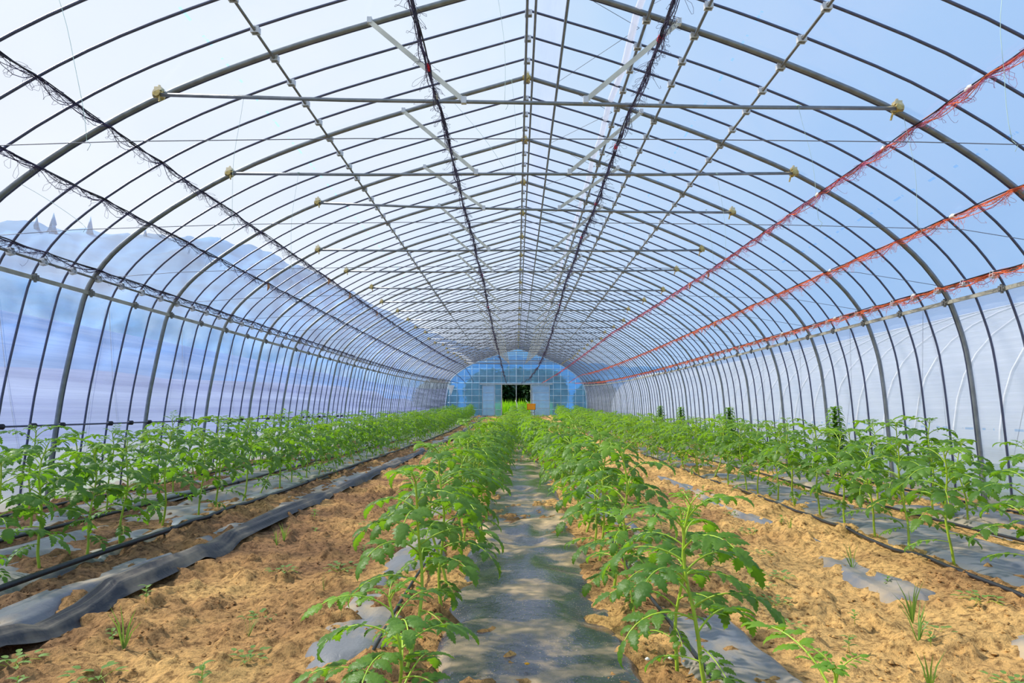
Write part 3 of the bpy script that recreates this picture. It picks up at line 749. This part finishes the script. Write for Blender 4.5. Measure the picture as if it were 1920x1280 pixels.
for n, (y, x, h, key, txt, k) in enumerate(allp):
    if n < 300:
        pr = near_p[n % 7] if n < 66 else mid_p[R.randrange(5)]
        o = place(pr, x, y, h, R.uniform(0, 6.28)); o.name = 'tomato_plant'
        if k < 14: tag(o, '%s %s, %s' % (LOOK[key], txt, NM[k]), 'plant', 'tomato plants '+txt)
        else: tag(o, 'tomato plant %s, distant stretch' % txt, 'plant', 'distant tomato plants '+txt)
    else: far.append((x, y, h))
# the rest, far down the tunnel, as one mass
vt = []; rr = random.Random(99)
for s in range(4):
    pts, lv = plan_plant(rr, H0); mb = MB(); stem_mb(mb, pts, 1, 1)
    for (b, az, e, L, sz, dr, t) in lv: compound_leaf(mb, b, az, e, L, 2, rr, sz*1.15, dr, 0)
    vt.append((np.array(mb.v), mb.f, mb.m))
big = MB()
for (x, y, h) in far:
    V, F, Mi = vt[rr.randrange(4)]; a = rr.uniform(0,6.28); c, s = math.cos(a), math.sin(a); k = h/H0
    W = np.stack([V[:,0]*c-V[:,1]*s + x, V[:,0]*s+V[:,1]*c + y, V[:,2]*k + groundz(x, y)], -1)
    b = len(big.v); big.v.extend(map(tuple, W.tolist())); big.f.extend([tuple(i+b for i in f) for f in F]); big.m.extend(Mi)
o = big.build('distant_tomato_plants', MATS_LEAF); tag(o, 'dense mass of tomato plants at the far end of the rows by the door', 'plants', kind='stuff')

# tall broad-leaved plants standing above the right bed
def tall(x, y, h, lab, seed):
    rr = random.Random(seed); root = empty('tall_plant', (x, y, groundz(x,y)-.01)); tag(root, lab, 'plant')
    mb = MB(); mb.tube([(0,0,0),(.01,0,h*.5),(0,.01,h)], [.008,.006,.003], 6); mb.build('stem', M['stem'], root)
    mb = MB()
    for k in range(90):
        z = h*(.40+.60*k/90); a = k*2.4; Lf = .23*(1-.45*k/90)
        leaflet(mb, Vector((0,0,z)), Vector((math.cos(a), math.sin(a), .35)), Vector((0,0,1)), Lf, Lf*.62, 1.2, .2, 1, rr)
    mb.build('foliage', M['leaf'], root)
tall(4.58, 9.9, 1.08, 'tall upright broad-leaved plant by the right wall, nearest of its kind', 1)
tall(4.30, 13.9, 1.06, 'tall upright broad-leaved plant in front of the right wall, second nearest of its kind', 2)
tall(4.45, 18.6, 1.10, 'slim upright plant rising over the right bed, third nearest of its kind', 3)
tall(4.40, 21.0, 1.15, 'slim upright plant rising over the right bed, farthest of its kind', 4)

HL = [(a[1], a[0]) for a in allp if a[0] < 24]
mulch_sheet(-.34, .50, M['mulch_wet'], 'wet grey mulch film laid between the two middle plant rows', 1, .040, .016, .004, wob=.035, holes=[h for h in HL if abs(h[0]) < .8], cover=.035)
mulch_sheet(-.90, -.50, M['mulch_grey'], 'dusty grey mulch film strip left of the inner left plant row', 2, .030, .02, .03, wob=.06, cover=.09)
mulch_sheet(.68, 1.06, M['mulch_grey'], 'dusty grey mulch film strip right of the inner right plant row', 3, .030, .02, .03, wob=.06, cover=.08)
mulch_sheet(-2.27, -2.10, M['mulch_black'], 'crumpled black film edge along the left side of the left path', 4, .085, .02, .07, wob=.05, cover=.06, dx=.012)
mulch_sheet(-2.58, -2.30, M['mulch_grey'], 'grey film strip half buried in soil between hose and black film edge', 14, .038, .035, .05, wob=.08, cover=.30, dx=.014)
mulch_sheet(-3.60, -2.80, M['mulch_grey'], 'pale grey mulch film under the nearer row of the left bed', 5, .058, .02, .02, wob=.04, cover=.06, holes=[h for h in HL if -3.2 < h[0] < -2.6])
mulch_sheet(-4.60, -3.80, M['mulch_grey'], 'grey mulch film under the wall-side row of the left bed', 6, .050, .02, .02, wob=.04, cover=.07)
mulch_sheet(2.02, 2.26, M['mulch_grey'], 'torn faded film strip lying on the soil beside the right path', 7, .035, .02, .07, wob=.12, cover=.16, dx=.016, y0=2.5, y1=22)
mulch_sheet(2.72, 3.50, M['mulch_grey'], 'pale grey mulch film under the nearer row of the right bed', 8, .050, .02, .02, wob=.04, cover=.09, holes=[h for h in HL if 2.5 < h[0] < 3])
mulch_sheet(3.80, 4.60, M['mulch_grey'], 'grey mulch film under the wall-side row of the right bed', 9, .050, .02, .02, wob=.04, cover=.09)

# drip hoses
def hose(x, label, r=.0125, x2=None, wig=.03, seed=0):
    rr = random.Random(seed); ph = rr.uniform(0, 6); mb = MB(); pts = []; y = -.3
    while y < Y_END-2:
        xx = x + ((x2-x)*min(1, max(0,(y-2)/12)) if x2 is not None else 0) + wig*math.sin(y*.9+ph) + wig*.4*math.sin(y*2.3+ph)
        pts.append((xx, y, max(groundz(xx, y), .06*0+rise(y)+.045)+r*.7)); y += .15 if y < 20 else .6
    q = [pts[0]]
    for i in range(1, len(pts)-1): q.append((pts[i][0], pts[i][1], (pts[i-1][2]+pts[i][2]*2+pts[i+1][2])/4))
    q.append(pts[-1]); mb.tube(q, r, 8); root = mb.build('drip_hose', M['hose']); tag(root, label, 'hose')
    if r > .012:
        for yy in (5.5, 9.2):
            k = min(range(len(q)), key=lambda i: abs(q[i][1]-yy)); c = MB(); c.tube([(q[k][0],q[k][1]-.03,q[k][2]),(q[k][0],q[k][1]+.03,q[k][2])], r*1.35, 8); c.build('coupler', M['hose'], root)
hose(-2.72, 'thick black drip hose along the path side of the left bed', .019, -2.80, .02, 1)
hose(-3.72, 'black drip hose between the two rows of the left bed', .015, None, .03, 2)
hose(-4.62, 'black drip hose close to the left wall', .014, None, .03, 3)
hose(2.56, 'thin black drip hose along the path side of the right bed', .0125, 2.72, .03, 4)
hose(3.66, 'black drip hose between the two rows of the right bed', .0125, None, .04, 5)
hose(4.68, 'black drip hose close to the right wall', .0125, None, .03, 6)
hose(-.56, 'thin dark drip tape left of the central mulch strip', .008, None, .015, 7)
hose(.70, 'thin dark drip tape right of the central mulch strip', .008, None, .015, 8)

# soil crumbs
ico = [(0,0,1),(.9,0,.2),(.28,.85,.25),(-.72,.52,.2),(-.72,-.52,.25),(.28,-.85,.2),(0,0,-.6)]
icof = [(0,1,2),(0,2,3),(0,3,4),(0,4,5),(0,5,1),(6,2,1),(6,3,2),(6,4,3),(6,5,4),(6,1,5)]
mb = MB(); rr = random.Random(5)
for n in range(5200):
    y = rr.uniform(1.3, 4) if n % 2 else rr.uniform(3, 12)
    c = rr.choice((-1.5, 1.6, -1.5, 1.6, 2.4, -2.6, .62, -.42)); x = rr.gauss(c, .42 if abs(c) > 1.4 and abs(c) < 2 else .12)
    if abs(x) > 4.9 or -.30 < x < .42: continue
    s = abs(rr.gauss(0, .0055))+.002; z = groundz(x, y); j = [rr.uniform(.7,1.3) for _ in range(7)]
    mb.add([(x+v[0]*s*j[i], y+v[1]*s*j[i], z+v[2]*s*j[i]*.8+s*.3) for i, v in enumerate(ico)], icof)
tag(mb.build('soil_crumbs', M['soil'], smooth=False), 'small crumbs of dry sandy soil strewn over paths and beds', 'soil', kind='stuff')
# white pebbles by the right plant
for (x, y) in ((.515,2.80),(.555,2.78),(.605,2.80)):
    mb = MB(); s = .011; mb.add([(v[0]*s*1.2, v[1]*s, v[2]*s) for v in ico], icof)
    o = mb.build('white_pebble', M['white'], None, (x, y, groundz(x,y)+.035)); tag(o, 'tiny white pellet on the soil by the right inner row', 'pebble', 'white pellets by the right inner row')
mb = MB(); s = .012; mb.add([(v[0]*s*1.2, v[1]*s, v[2]*s*.6) for v in ico], icof)
tag(mb.build('fallen_blossom', M['plate'], None, (.04,2.68,.05)), 'small orange scrap lying on the wet central mulch film', 'scrap')

# weeds
def weed_proto(kind, seed):
    rr = random.Random(seed); root = empty('weed'); kids = []; mb = MB()
    if kind == 0:   # seedling with small compound leaves
        mb.tube([(0,0,0),(.004,0,.05),(0,.004,.09)], .0015, 4, 1)
        for k in range(7):
            a = k*2.4; leaflet(mb, Vector((0,0,.03+.009*k)), Vector((math.cos(a), math.sin(a), .5)), Vector((0,0,1)), .045, .022, .8, .2, 1, rr)
    elif kind == 1:  # grass tuft
        for k in range(9):
            a = rr.uniform(0,6.28); h = rr.uniform(.08,.2); l = rr.uniform(.02,.10)
            w = .003; q = [(0,0,0),(l*.4*math.cos(a), l*.4*math.sin(a), h*.6),(l*math.cos(a), l*math.sin(a), h)]
            mb.add([(q[0][0]-w,q[0][1],0),(q[0][0]+w,q[0][1],0),(q[1][0]-w,q[1][1],q[1][2]),(q[1][0]+w,q[1][1],q[1][2]),q[2]], [(0,1,3,2),(2,3,4)])
    else:           # low spreading weed
        for k in range(14):
            a = rr.uniform(0,6.28); r_ = rr.uniform(.01,.10)
            leaflet(mb, Vector((r_*math.cos(a), r_*math.sin(a), .015+rr.uniform(0,.03))), Vector((math.cos(a), math.sin(a), .25)), Vector((0,0,1)), .045, .026, .5, .2, 1, rr)
        for k in range(5):
            a = k*1.3; mb.tube([(0,0,.0),(.05*math.cos(a),.05*math.sin(a),.03),(.1*math.cos(a),.1*math.sin(a),.02)], .0012, 3, 1)
    return mb.mesh('weed', [M['weed'], M['stem']])
for n_, e in enumerate([]): pass
bpy.data.objects  # (meshes only below)
weeds = [weed_proto(0,1).copy(), weed_proto(1,2).copy(), weed_proto(2,3).copy(), weed_proto(1,6).copy()]
for o in [o for o in bpy.data.objects if o.name.startswith('weed') and o.type == 'EMPTY']: bpy.data.objects.remove(o)
LW = [(R.uniform(-2.0,-1.0), 2.2+5*i/12+R.uniform(0,.3)) for i in range(12)] + [(-1.72,3.1),(-1.62,2.75),(-1.72,2.45),(-1.25,3.3),(-1.15,2.6),(-1.45,4.4),(-1.95,3.7),(-1.3,2.2),(-1.8,5.4),(-1.1,2.9),(-1.6,2.35)]
RW = [(R.uniform(1.15,2.3), 2.4+6.5*i/26+R.uniform(0,.2)) for i in range(26)] + [(1.25,4.6),(1.35,3.9),(1.5,5.4),(1.55,4.1),(1.62,3.4),(1.75,3.1),(1.4,6.2),(1.9,3.2),(2.0,2.75),(1.85,2.55),(1.3,7.1),(1.7,4.8),(2.15,3.0),(1.5,2.6),(1.95,2.3),(2.3,3.5),(1.6,6.6),(1.2,5.2),(2.35,2.5),(1.75,2.2),(1.45,3.1),(2.1,4.4)]
CW = ['small green seedling', 'thin grass tuft', 'low spreading weed', 'thin grass tuft']
for side, lst in (('left', LW), ('right', RW)):
    for n, (x, y) in enumerate(lst):
        k = (0,2,0,2,1,2,0,3)[n % 8]; o = link('weed', weeds[k], None, (x, y, groundz(x,y)-.004)); o.rotation_euler = (0,0,R.uniform(0,6.28)); s = R.uniform(.6,1.15); o.scale = (s,s,s)
        q = 'nearest the camera' if y < 2.7 else ('a little farther along' if y < 3.8 else 'farthest along')
        tag(o, '%s on the bare soil of the %s path, %s' % (CW[k], side, q), 'weed', 'weeds on the %s path, %s' % (side, q))

# ------------------------------------------------------------------ end wall
ZB = rise(Y_END)
def px(u, v, d=Y_END+.0):
    f = 1280.; th = math.atan(129/1280); a, w = u-960, 640-v
    y = f*math.cos(th)-w*math.sin(th); z = f*math.sin(th)+w*math.cos(th); ps = math.atan(8/1280)
    x, y = a*math.cos(ps)-y*math.sin(ps), a*math.sin(ps)+y*math.cos(ps)
    return x/y*d, 1+z/y*d
DL, _ = px(941,740); DR, _ = px(995,740); _, DT = px(968,721)
YW = Y_END+.02
def film_region(x0, x1, z0, z1func, n=24):
    mb = MB()
    for k in range(n):
        xa = x0+(x1-x0)*k/n; xb = x0+(x1-x0)*(k+1)/n; za, zb = z1func(xa), z1func(xb)
        mb.add([(xa,YW,z0),(xb,YW,z0),(xb,YW,zb),(xa,YW,za)], [(0,1,2,3)])
    return mb
def topz(x):
    if abs(x) > 4.83: s = -1 if x < 0 else 1; return ZB + max(0, 2.2 - (abs(x)-4.83)*9)
    return ZB + at_x(x) if (x > -4.75 and x < 4.72) else ZB+2.45
mb = MB()
for (a, b, z0, fn) in ((-5.02, DL, ZB-.1, topz), (DR, 4.98, ZB-.1, topz), (DL, DR, DT, topz)):
    m2 = film_region(a, b, z0, fn); mb.add(m2.v, m2.f)
back = mb.build('wall_back', M['film_back'], smooth=False); tag(back, kind='structure')
def lat(name, a, b, r=.022, mat=None):
    mb = MB(); mb.tube([(a[0], YW-.03, a[1]), (b[0], YW-.03, b[1])], r, 6); return mb.build(name, mat or M['lattice'], back)
for k in range(-9, 10):
    x = k*.53
    if DL-.1 < x < DR+.1: lat('upright', (x, DT+.1), (x, topz(x)-.03), .017)
    elif abs(x) < 4.85: lat('upright', (x, ZB), (x, topz(x)-.03), .017)
for z in (ZB+.45, ZB+.95, ZB+1.45, ZB+1.9):
    lat('crossbar', (-4.9, z), (DL, z)); lat('crossbar', (DR, z), (4.9, z))
for z, w in ((ZB+2.36, 4.8), (ZB+2.85, 4.35), (ZB+3.35, 3.6), (ZB+3.9, 2.6)): lat('crossbar', (-w, z), (w, z), .03 if z < ZB+2.4 else .02)
lat('centre_post', (.0, ZB), (.0, ZB+4.7), .028)
# end arch closing the wall
mb = MB(); mb.tube([(x,0,z) for x, z in offset(FULL, -.01)], .03, 8); o = mb.build('end_arch', M['lattice'], back, (0, Y_END-.02, ZB))
# door frame and sliding leaves
mb = MB(); mb.box(DL-.06, DL+.02, YW-.12, YW-.02, ZB-.05, DT); mb.box(DR-.02, DR+.06, YW-.12, YW-.02, ZB-.05, DT); mb.box(-2.6, 2.6, YW-.14, YW-.02, DT, DT+.09)
mb.build('door_frame', M['doorframe'], back, smooth=False)
for nm, a, b in (('door_1', px(905,740)[0], px(928,740)[0]), ('door_2', px(998,740)[0], px(1030,740)[0])):
    mb = MB(); mb.box(a, b, YW-.19, YW-.175, ZB+.02, DT-.05); d = mb.build(nm, M['film_back_pale'], smooth=False); tag(d, kind='structure')
    mb = MB()
    for z in (ZB+.05, ZB+.55, ZB+1.1, ZB+1.65, DT-.07): mb.box(a, b, YW-.215, YW-.192, z-.018, z+.018)
    for x in (a, b): mb.box(x-.02, x+.02, YW-.215, YW-.192, ZB+.02, DT-.05)
    mb.build('frame', M['doorframe'], d, smooth=False)
# white rag at the left end of the eave bar
mb = MB(); x0, z0 = px(846,722); mb.add([(x0-.26,Y_END-.15,z0),(x0+.26,Y_END-.15,z0),(x0+.10,Y_END-.10,z0-.45),(x0,Y_END-.15,z0-.72),(x0-.1,Y_END-.2,z0-.4)], [(0,4,2,1),(4,3,2)])
o = mb.build('white_cloth', M['white_tie'], smooth=False); tag(o, 'white cloth scrap hanging at the far left eave by the end wall', 'cloth')
md = o.modifiers.new('thickness', 'SOLIDIFY'); md.thickness = .01
# orange crate by the doorway
cx, cz = px(996, 762, 46.6)
cr = empty('orange_crate', (cx, 46.6, rise(46.6)+.02)); tag(cr, 'orange plastic crate standing right of the far doorway', 'crate')
zc = cz-.22 - (rise(46.6)+.02)
mb = MB(); w, dp, h = .29, .2, .42
for (a,b,c,d_) in ((-w,w,-dp,-dp+.02),(-w,w,dp-.02,dp),(-w,-w+.02,-dp,dp),(w-.02,w,-dp,dp)): mb.box(a,b,c,d_,zc,zc+h)
mb.box(-w,w,-dp,dp,zc,zc+.02); mb.box(-w-.02,w+.02,-dp-.02,dp+.02,zc+h-.05,zc+h); mb.build('body', M['orange'], cr, smooth=False)
mb = MB()
for sx in (-1,1):
    for sy in (-1,1): mb.tube([(sx*.22,sy*.15,-.02),(sx*.22,sy*.15,zc)], .02, 6)
mb.tube([(-.22,0,zc*.6),(.22,0,zc*.6)], .015, 6); mb.build('stand', M['steel_old'], cr)
# two bent white stakes before the door
for n, (u, v0, v1) in enumerate(((966, 750, 764), (986, 750, 760))):
    mb = MB(); a = px(u,v0,47.2); b = px(u+4,v1,47.2); m_ = px(u+4,(v0+v1)/2,47.2)
    mb.tube([(a[0],47.2,a[1]),(m_[0],47.2,m_[1]),(b[0],47.2,b[1]),(b[0],47.2,rise(47.2))], .018, 6)
    tag(mb.build('bent_stake', M['white_tie']), 'white curved stake in front of the doorway, %s of the two' % ('left' if n == 0 else 'right'), 'stake')

# ------------------------------------------------------------------ outside
mb = MB(); mb.add([(-200,-60,-.10),(200,-60,-.10),(200,49.3,-.10),(-200,49.3,-.10),(-200,200,.62),(200,200,.62),(-200,50,.5),(200,50,.5)], [(0,1,2,3),(3,2,7,6),(6,7,5,4)])
tag(mb.build('ground_outside', M['field'], smooth=False), kind='structure')
# terrace bank along the left side
ysb = np.arange(-10, 70, 2.); prof = [(-6.2,-.2),(-7.4,.5),(-9,.6),(-9.8,1.3),(-13,1.5),(-14,2.2),(-20,2.4)]
P = np.array([[(x, y, z+rise(min(y,49))+.12*math.sin(y*.4+x)) for x, z in prof] for y in ysb])
tag(grid_obj('bank_outside', P, M['bank']), kind='structure')
# forested hills
D = 120.; rid = [(-1500,300),(-700,330),(-200,380),(0,408),(100,420),(190,428),(330,432),(420,448),(500,470),(560,498),(640,540),(760,600),(860,640),(960,668),(1060,676),(1200,690),(1500,700),(2000,690),(2800,680)]
rows = []
for (u, v) in rid:
    rx = (u-968)/1280.; rz = (769-v)/1290.
    col = []
    for t, dist in ((0,55),(.25,72),(.6,95),(1,120),(1.0,150),(.2,200)):
        dd = dist/math.sqrt(1+rx*rx)*1.1; kk = (rz*D/math.sqrt(1+rx*rx)*1.1+1)
        col.append((rx*dd, dd+ (0 if dd > 53 else 0), max(-.3, kk*t)))
    rows.append(col)
P = np.array(rows)
# densify and roughen
def densify(P, f):
    out = []
    for i in range(len(P)-1):
        for k in range(f): out.append(P[i]*(1-k/f)+P[i+1]*(k/f))
    out.append(P[-1]); return np.array(out)
P = densify(P, 14); P = densify(P.transpose(1,0,2), 8).transpose(1,0,2)
P[:,:,2] += (fbm(P[:,:,0]*.35, P[:,:,1]*.35, 77, 3)-.5)*2.4*np.clip(P[:,:,2]/6, 0, 1)
P[:,:,1] = np.maximum(P[:,:,1], -40)
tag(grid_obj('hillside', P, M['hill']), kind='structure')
def conifer(u, v, hgt, lab, seed):
    rr = random.Random(seed); rx = (u-968)/1280.; dd = 118/math.sqrt(1+rx*rx)*1.1; zt = 1+(769-v)/1290.*dd
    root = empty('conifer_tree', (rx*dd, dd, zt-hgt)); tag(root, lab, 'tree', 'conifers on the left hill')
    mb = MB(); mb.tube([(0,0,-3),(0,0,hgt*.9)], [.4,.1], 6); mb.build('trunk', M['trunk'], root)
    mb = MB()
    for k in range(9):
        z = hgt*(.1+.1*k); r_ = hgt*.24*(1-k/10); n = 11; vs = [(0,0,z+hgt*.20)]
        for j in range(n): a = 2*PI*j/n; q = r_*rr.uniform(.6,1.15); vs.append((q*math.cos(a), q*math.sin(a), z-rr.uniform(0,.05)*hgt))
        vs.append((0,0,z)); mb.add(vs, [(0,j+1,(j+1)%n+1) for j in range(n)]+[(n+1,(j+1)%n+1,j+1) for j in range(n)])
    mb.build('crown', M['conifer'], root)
for n, (u, v, h, w) in enumerate(((44,402,8,'far left beside the tallest'),(76,398,10,'tallest with broad crown'),(148,404,9,'standing alone between two thin arch pipes'),(255,424,6,'small, above the bend of the hill'),(400,440,6,'small, where the hill begins to fall'))):
    conifer(u, v, h, 'hazy blue conifer on the left hill crest, %s' % w, n+3)
# grass beyond the doorway
mb = MB(); rr = random.Random(8)
for n in range(2600):
    x = rr.uniform(-2.4, 2.6); y = rr.uniform(49.8, 53.5); h = rr.uniform(.5, 1.25)+(.25 if rr.random() < .1 else 0); a = rr.uniform(0, 6.28); l = rr.uniform(.05,.35); w = .022; z = .5
    mb.add([(x-w,y,z),(x+w,y,z),(x-w+l*.4*math.cos(a),y+l*.4*math.sin(a),z+h*.65),(x+w+l*.4*math.cos(a),y+l*.4*math.sin(a),z+h*.65),(x+l*math.cos(a),y+l*math.sin(a),z+h)], [(0,1,3,2),(2,3,4)])
tag(mb.build('tall_grass', M['grass'], smooth=False), 'bright green tall grass growing just outside the far doorway', 'grass', kind='stuff')
def tree(x, y, h, r, lab, seed):
    rr = random.Random(seed); root = empty('broadleaf_tree', (x, y, .4)); tag(root, lab, 'tree', 'dark trees behind the doorway')
    mb = MB(); mb.tube([(0,0,0),(.1,0,h*.4),(0,.1,h*.8)], [.22,.15,.05], 8)
    for k in range(5): a = k*1.3; mb.tube([(0,0,h*.3),(r*.5*math.cos(a), r*.5*math.sin(a), h*.6)], [.08,.03], 5)
    mb.build('trunk', M['trunk'], root); mb = MB()
    for n in range(5200):
        v = Vector((rr.gauss(0,1), rr.gauss(0,1), rr.gauss(0,1))).normalized()*(rr.uniform(.35,1)**.5); p = Vector((v.x*r, v.y*r, h*.50+v.z*h*.48))
        leaflet(mb, p, Vector((rr.gauss(0,1), rr.gauss(0,1), rr.gauss(0,.5))), Vector((0,0,1)), .50, .32, .6, .1, 2, rr)
    mb.build('crown', M['tree'], root)
tree(-2.2, 58.5, 4.2, 2.2, 'dark leafy tree behind the left half of the far doorway', 1)
tree(2.2, 59, 4.3, 2.2, 'dark leafy tree behind the right half of the far doorway', 2)
tree(0, 63, 4.6, 2.6, 'dark leafy tree behind the middle of the doorway, set back', 3)
tree(7.0, 60, 3.2, 1.9, 'dark leafy tree outside to the right of the far doorway', 4)
tree(-7.0, 60, 3.3, 1.9, 'dark leafy tree outside to the left of the far doorway', 5)
# neighbouring film tunnel outside the right wall
nb = empty('neighbour_greenhouse', (10.6, 0, 0)); tag(nb, 'neighbouring white film tunnel seen hazily through the right side wall', 'greenhouse')
ar = [(-4.0,-.1),(-3.9,1.0),(-3.65,1.7),(-3.1,2.3),(-2.2,2.75),(-1.1,3.0),(0,3.1),(1.1,3.0),(2.2,2.75),(3.1,2.3),(3.65,1.7),(3.9,1.0),(4.0,-.1)]
ar = smooth_poly(ar, 1); ysn = [0, 12, 24, 36, 48]
P = np.array([[(x, y, z+rise(y)) for x, z in ar] for y in ysn]); g = grid_obj('film_cover', P, M['film_house'], nb)
hm = MB(); hm.tube([(x*1.006, 0, z+.015) for x, z in ar], .016, 5); hme = hm.mesh('hoop', M['white_tie'])
for k in range(48): link('hoop', hme, nb, (0, .5+k*1.0, rise(.5+k)))

# ------------------------------------------------------------------ light, sky, camera
sun = bpy.data.lights.new('sun', 'SUN'); sun.energy = 6.2; sun.angle = math.radians(3); sun.color = (1., .93, .80)
so = bpy.data.objects.new('sun', sun); COL.objects.link(so)
dv = Vector((-.80, .22, .80)).normalized()   # towards the sun
so.rotation_euler = dv.to_track_quat('Z', 'Y').to_euler()
w = bpy.data.worlds.new('sky'); bpy.context.scene.world = w; w.use_nodes = True
nt = w.node_tree; nd = nt.nodes; nd.clear(); L = nt.links
out = N(nd, 'ShaderNodeOutputWorld'); bg = N(nd, 'ShaderNodeBackground'); bg.inputs['Strength'].default_value = 1.0
tc = N(nd, 'ShaderNodeTexCoord'); sp = N(nd, 'ShaderNodeSeparateXYZ'); L.new(tc.outputs['Generated'], sp.inputs[0])
ns = N(nd, 'ShaderNodeTexNoise', Scale=1.6, Detail=5., Roughness=.55); L.new(tc.outputs['Generated'], ns.inputs['Vector'])
a = N(nd, 'ShaderNodeMath', operation='MULTIPLY_ADD'); L.new(sp.outputs[0], a.inputs[0]); a.inputs[1].default_value = -.85; a.inputs[2].default_value = .02
b = N(nd, 'ShaderNodeMath', operation='MULTIPLY_ADD'); L.new(ns.outputs['Fac'], b.inputs[0]); b.inputs[1].default_value = .7; L.new(a.outputs[0], b.inputs[2])
c = N(nd, 'ShaderNodeMath', operation='MULTIPLY_ADD'); L.new(sp.outputs[2], c.inputs[0]); c.inputs[1].default_value = -.25; L.new(b.outputs[0], c.inputs[2])
r = ramp(nd, [(.0, (.38,.61,.97)), (.25, (.54,.73,.98)), (.5, (.74,.84,.98)), (.8, (.81,.86,.98))])
L.new(c.outputs[0], r.inputs[0]); L.new(r.outputs[0], bg.inputs[0]); L.new(bg.outputs[0], out.inputs[0])

cam = bpy.data.cameras.new('camera'); cam.lens = 24; cam.sensor_width = 36; cam.sensor_fit = 'HORIZONTAL'; cam.clip_start = .05; cam.clip_end = 600
co = bpy.data.objects.new('camera', cam); COL.objects.link(co); co.location = (0, 0, 1.0)
co.rotation_euler = (math.radians(90)+math.atan(129/1280), 0, math.atan(8/1280))
sc = bpy.context.scene; sc.camera = co
sc.view_settings.view_transform = 'Standard'; sc.view_settings.look = 'None'; sc.view_settings.exposure = 0.0; sc.view_settings.gamma = 1; sc.view_settings.use_curve_mapping = False
sc.cycles.transparent_max_bounces = 16
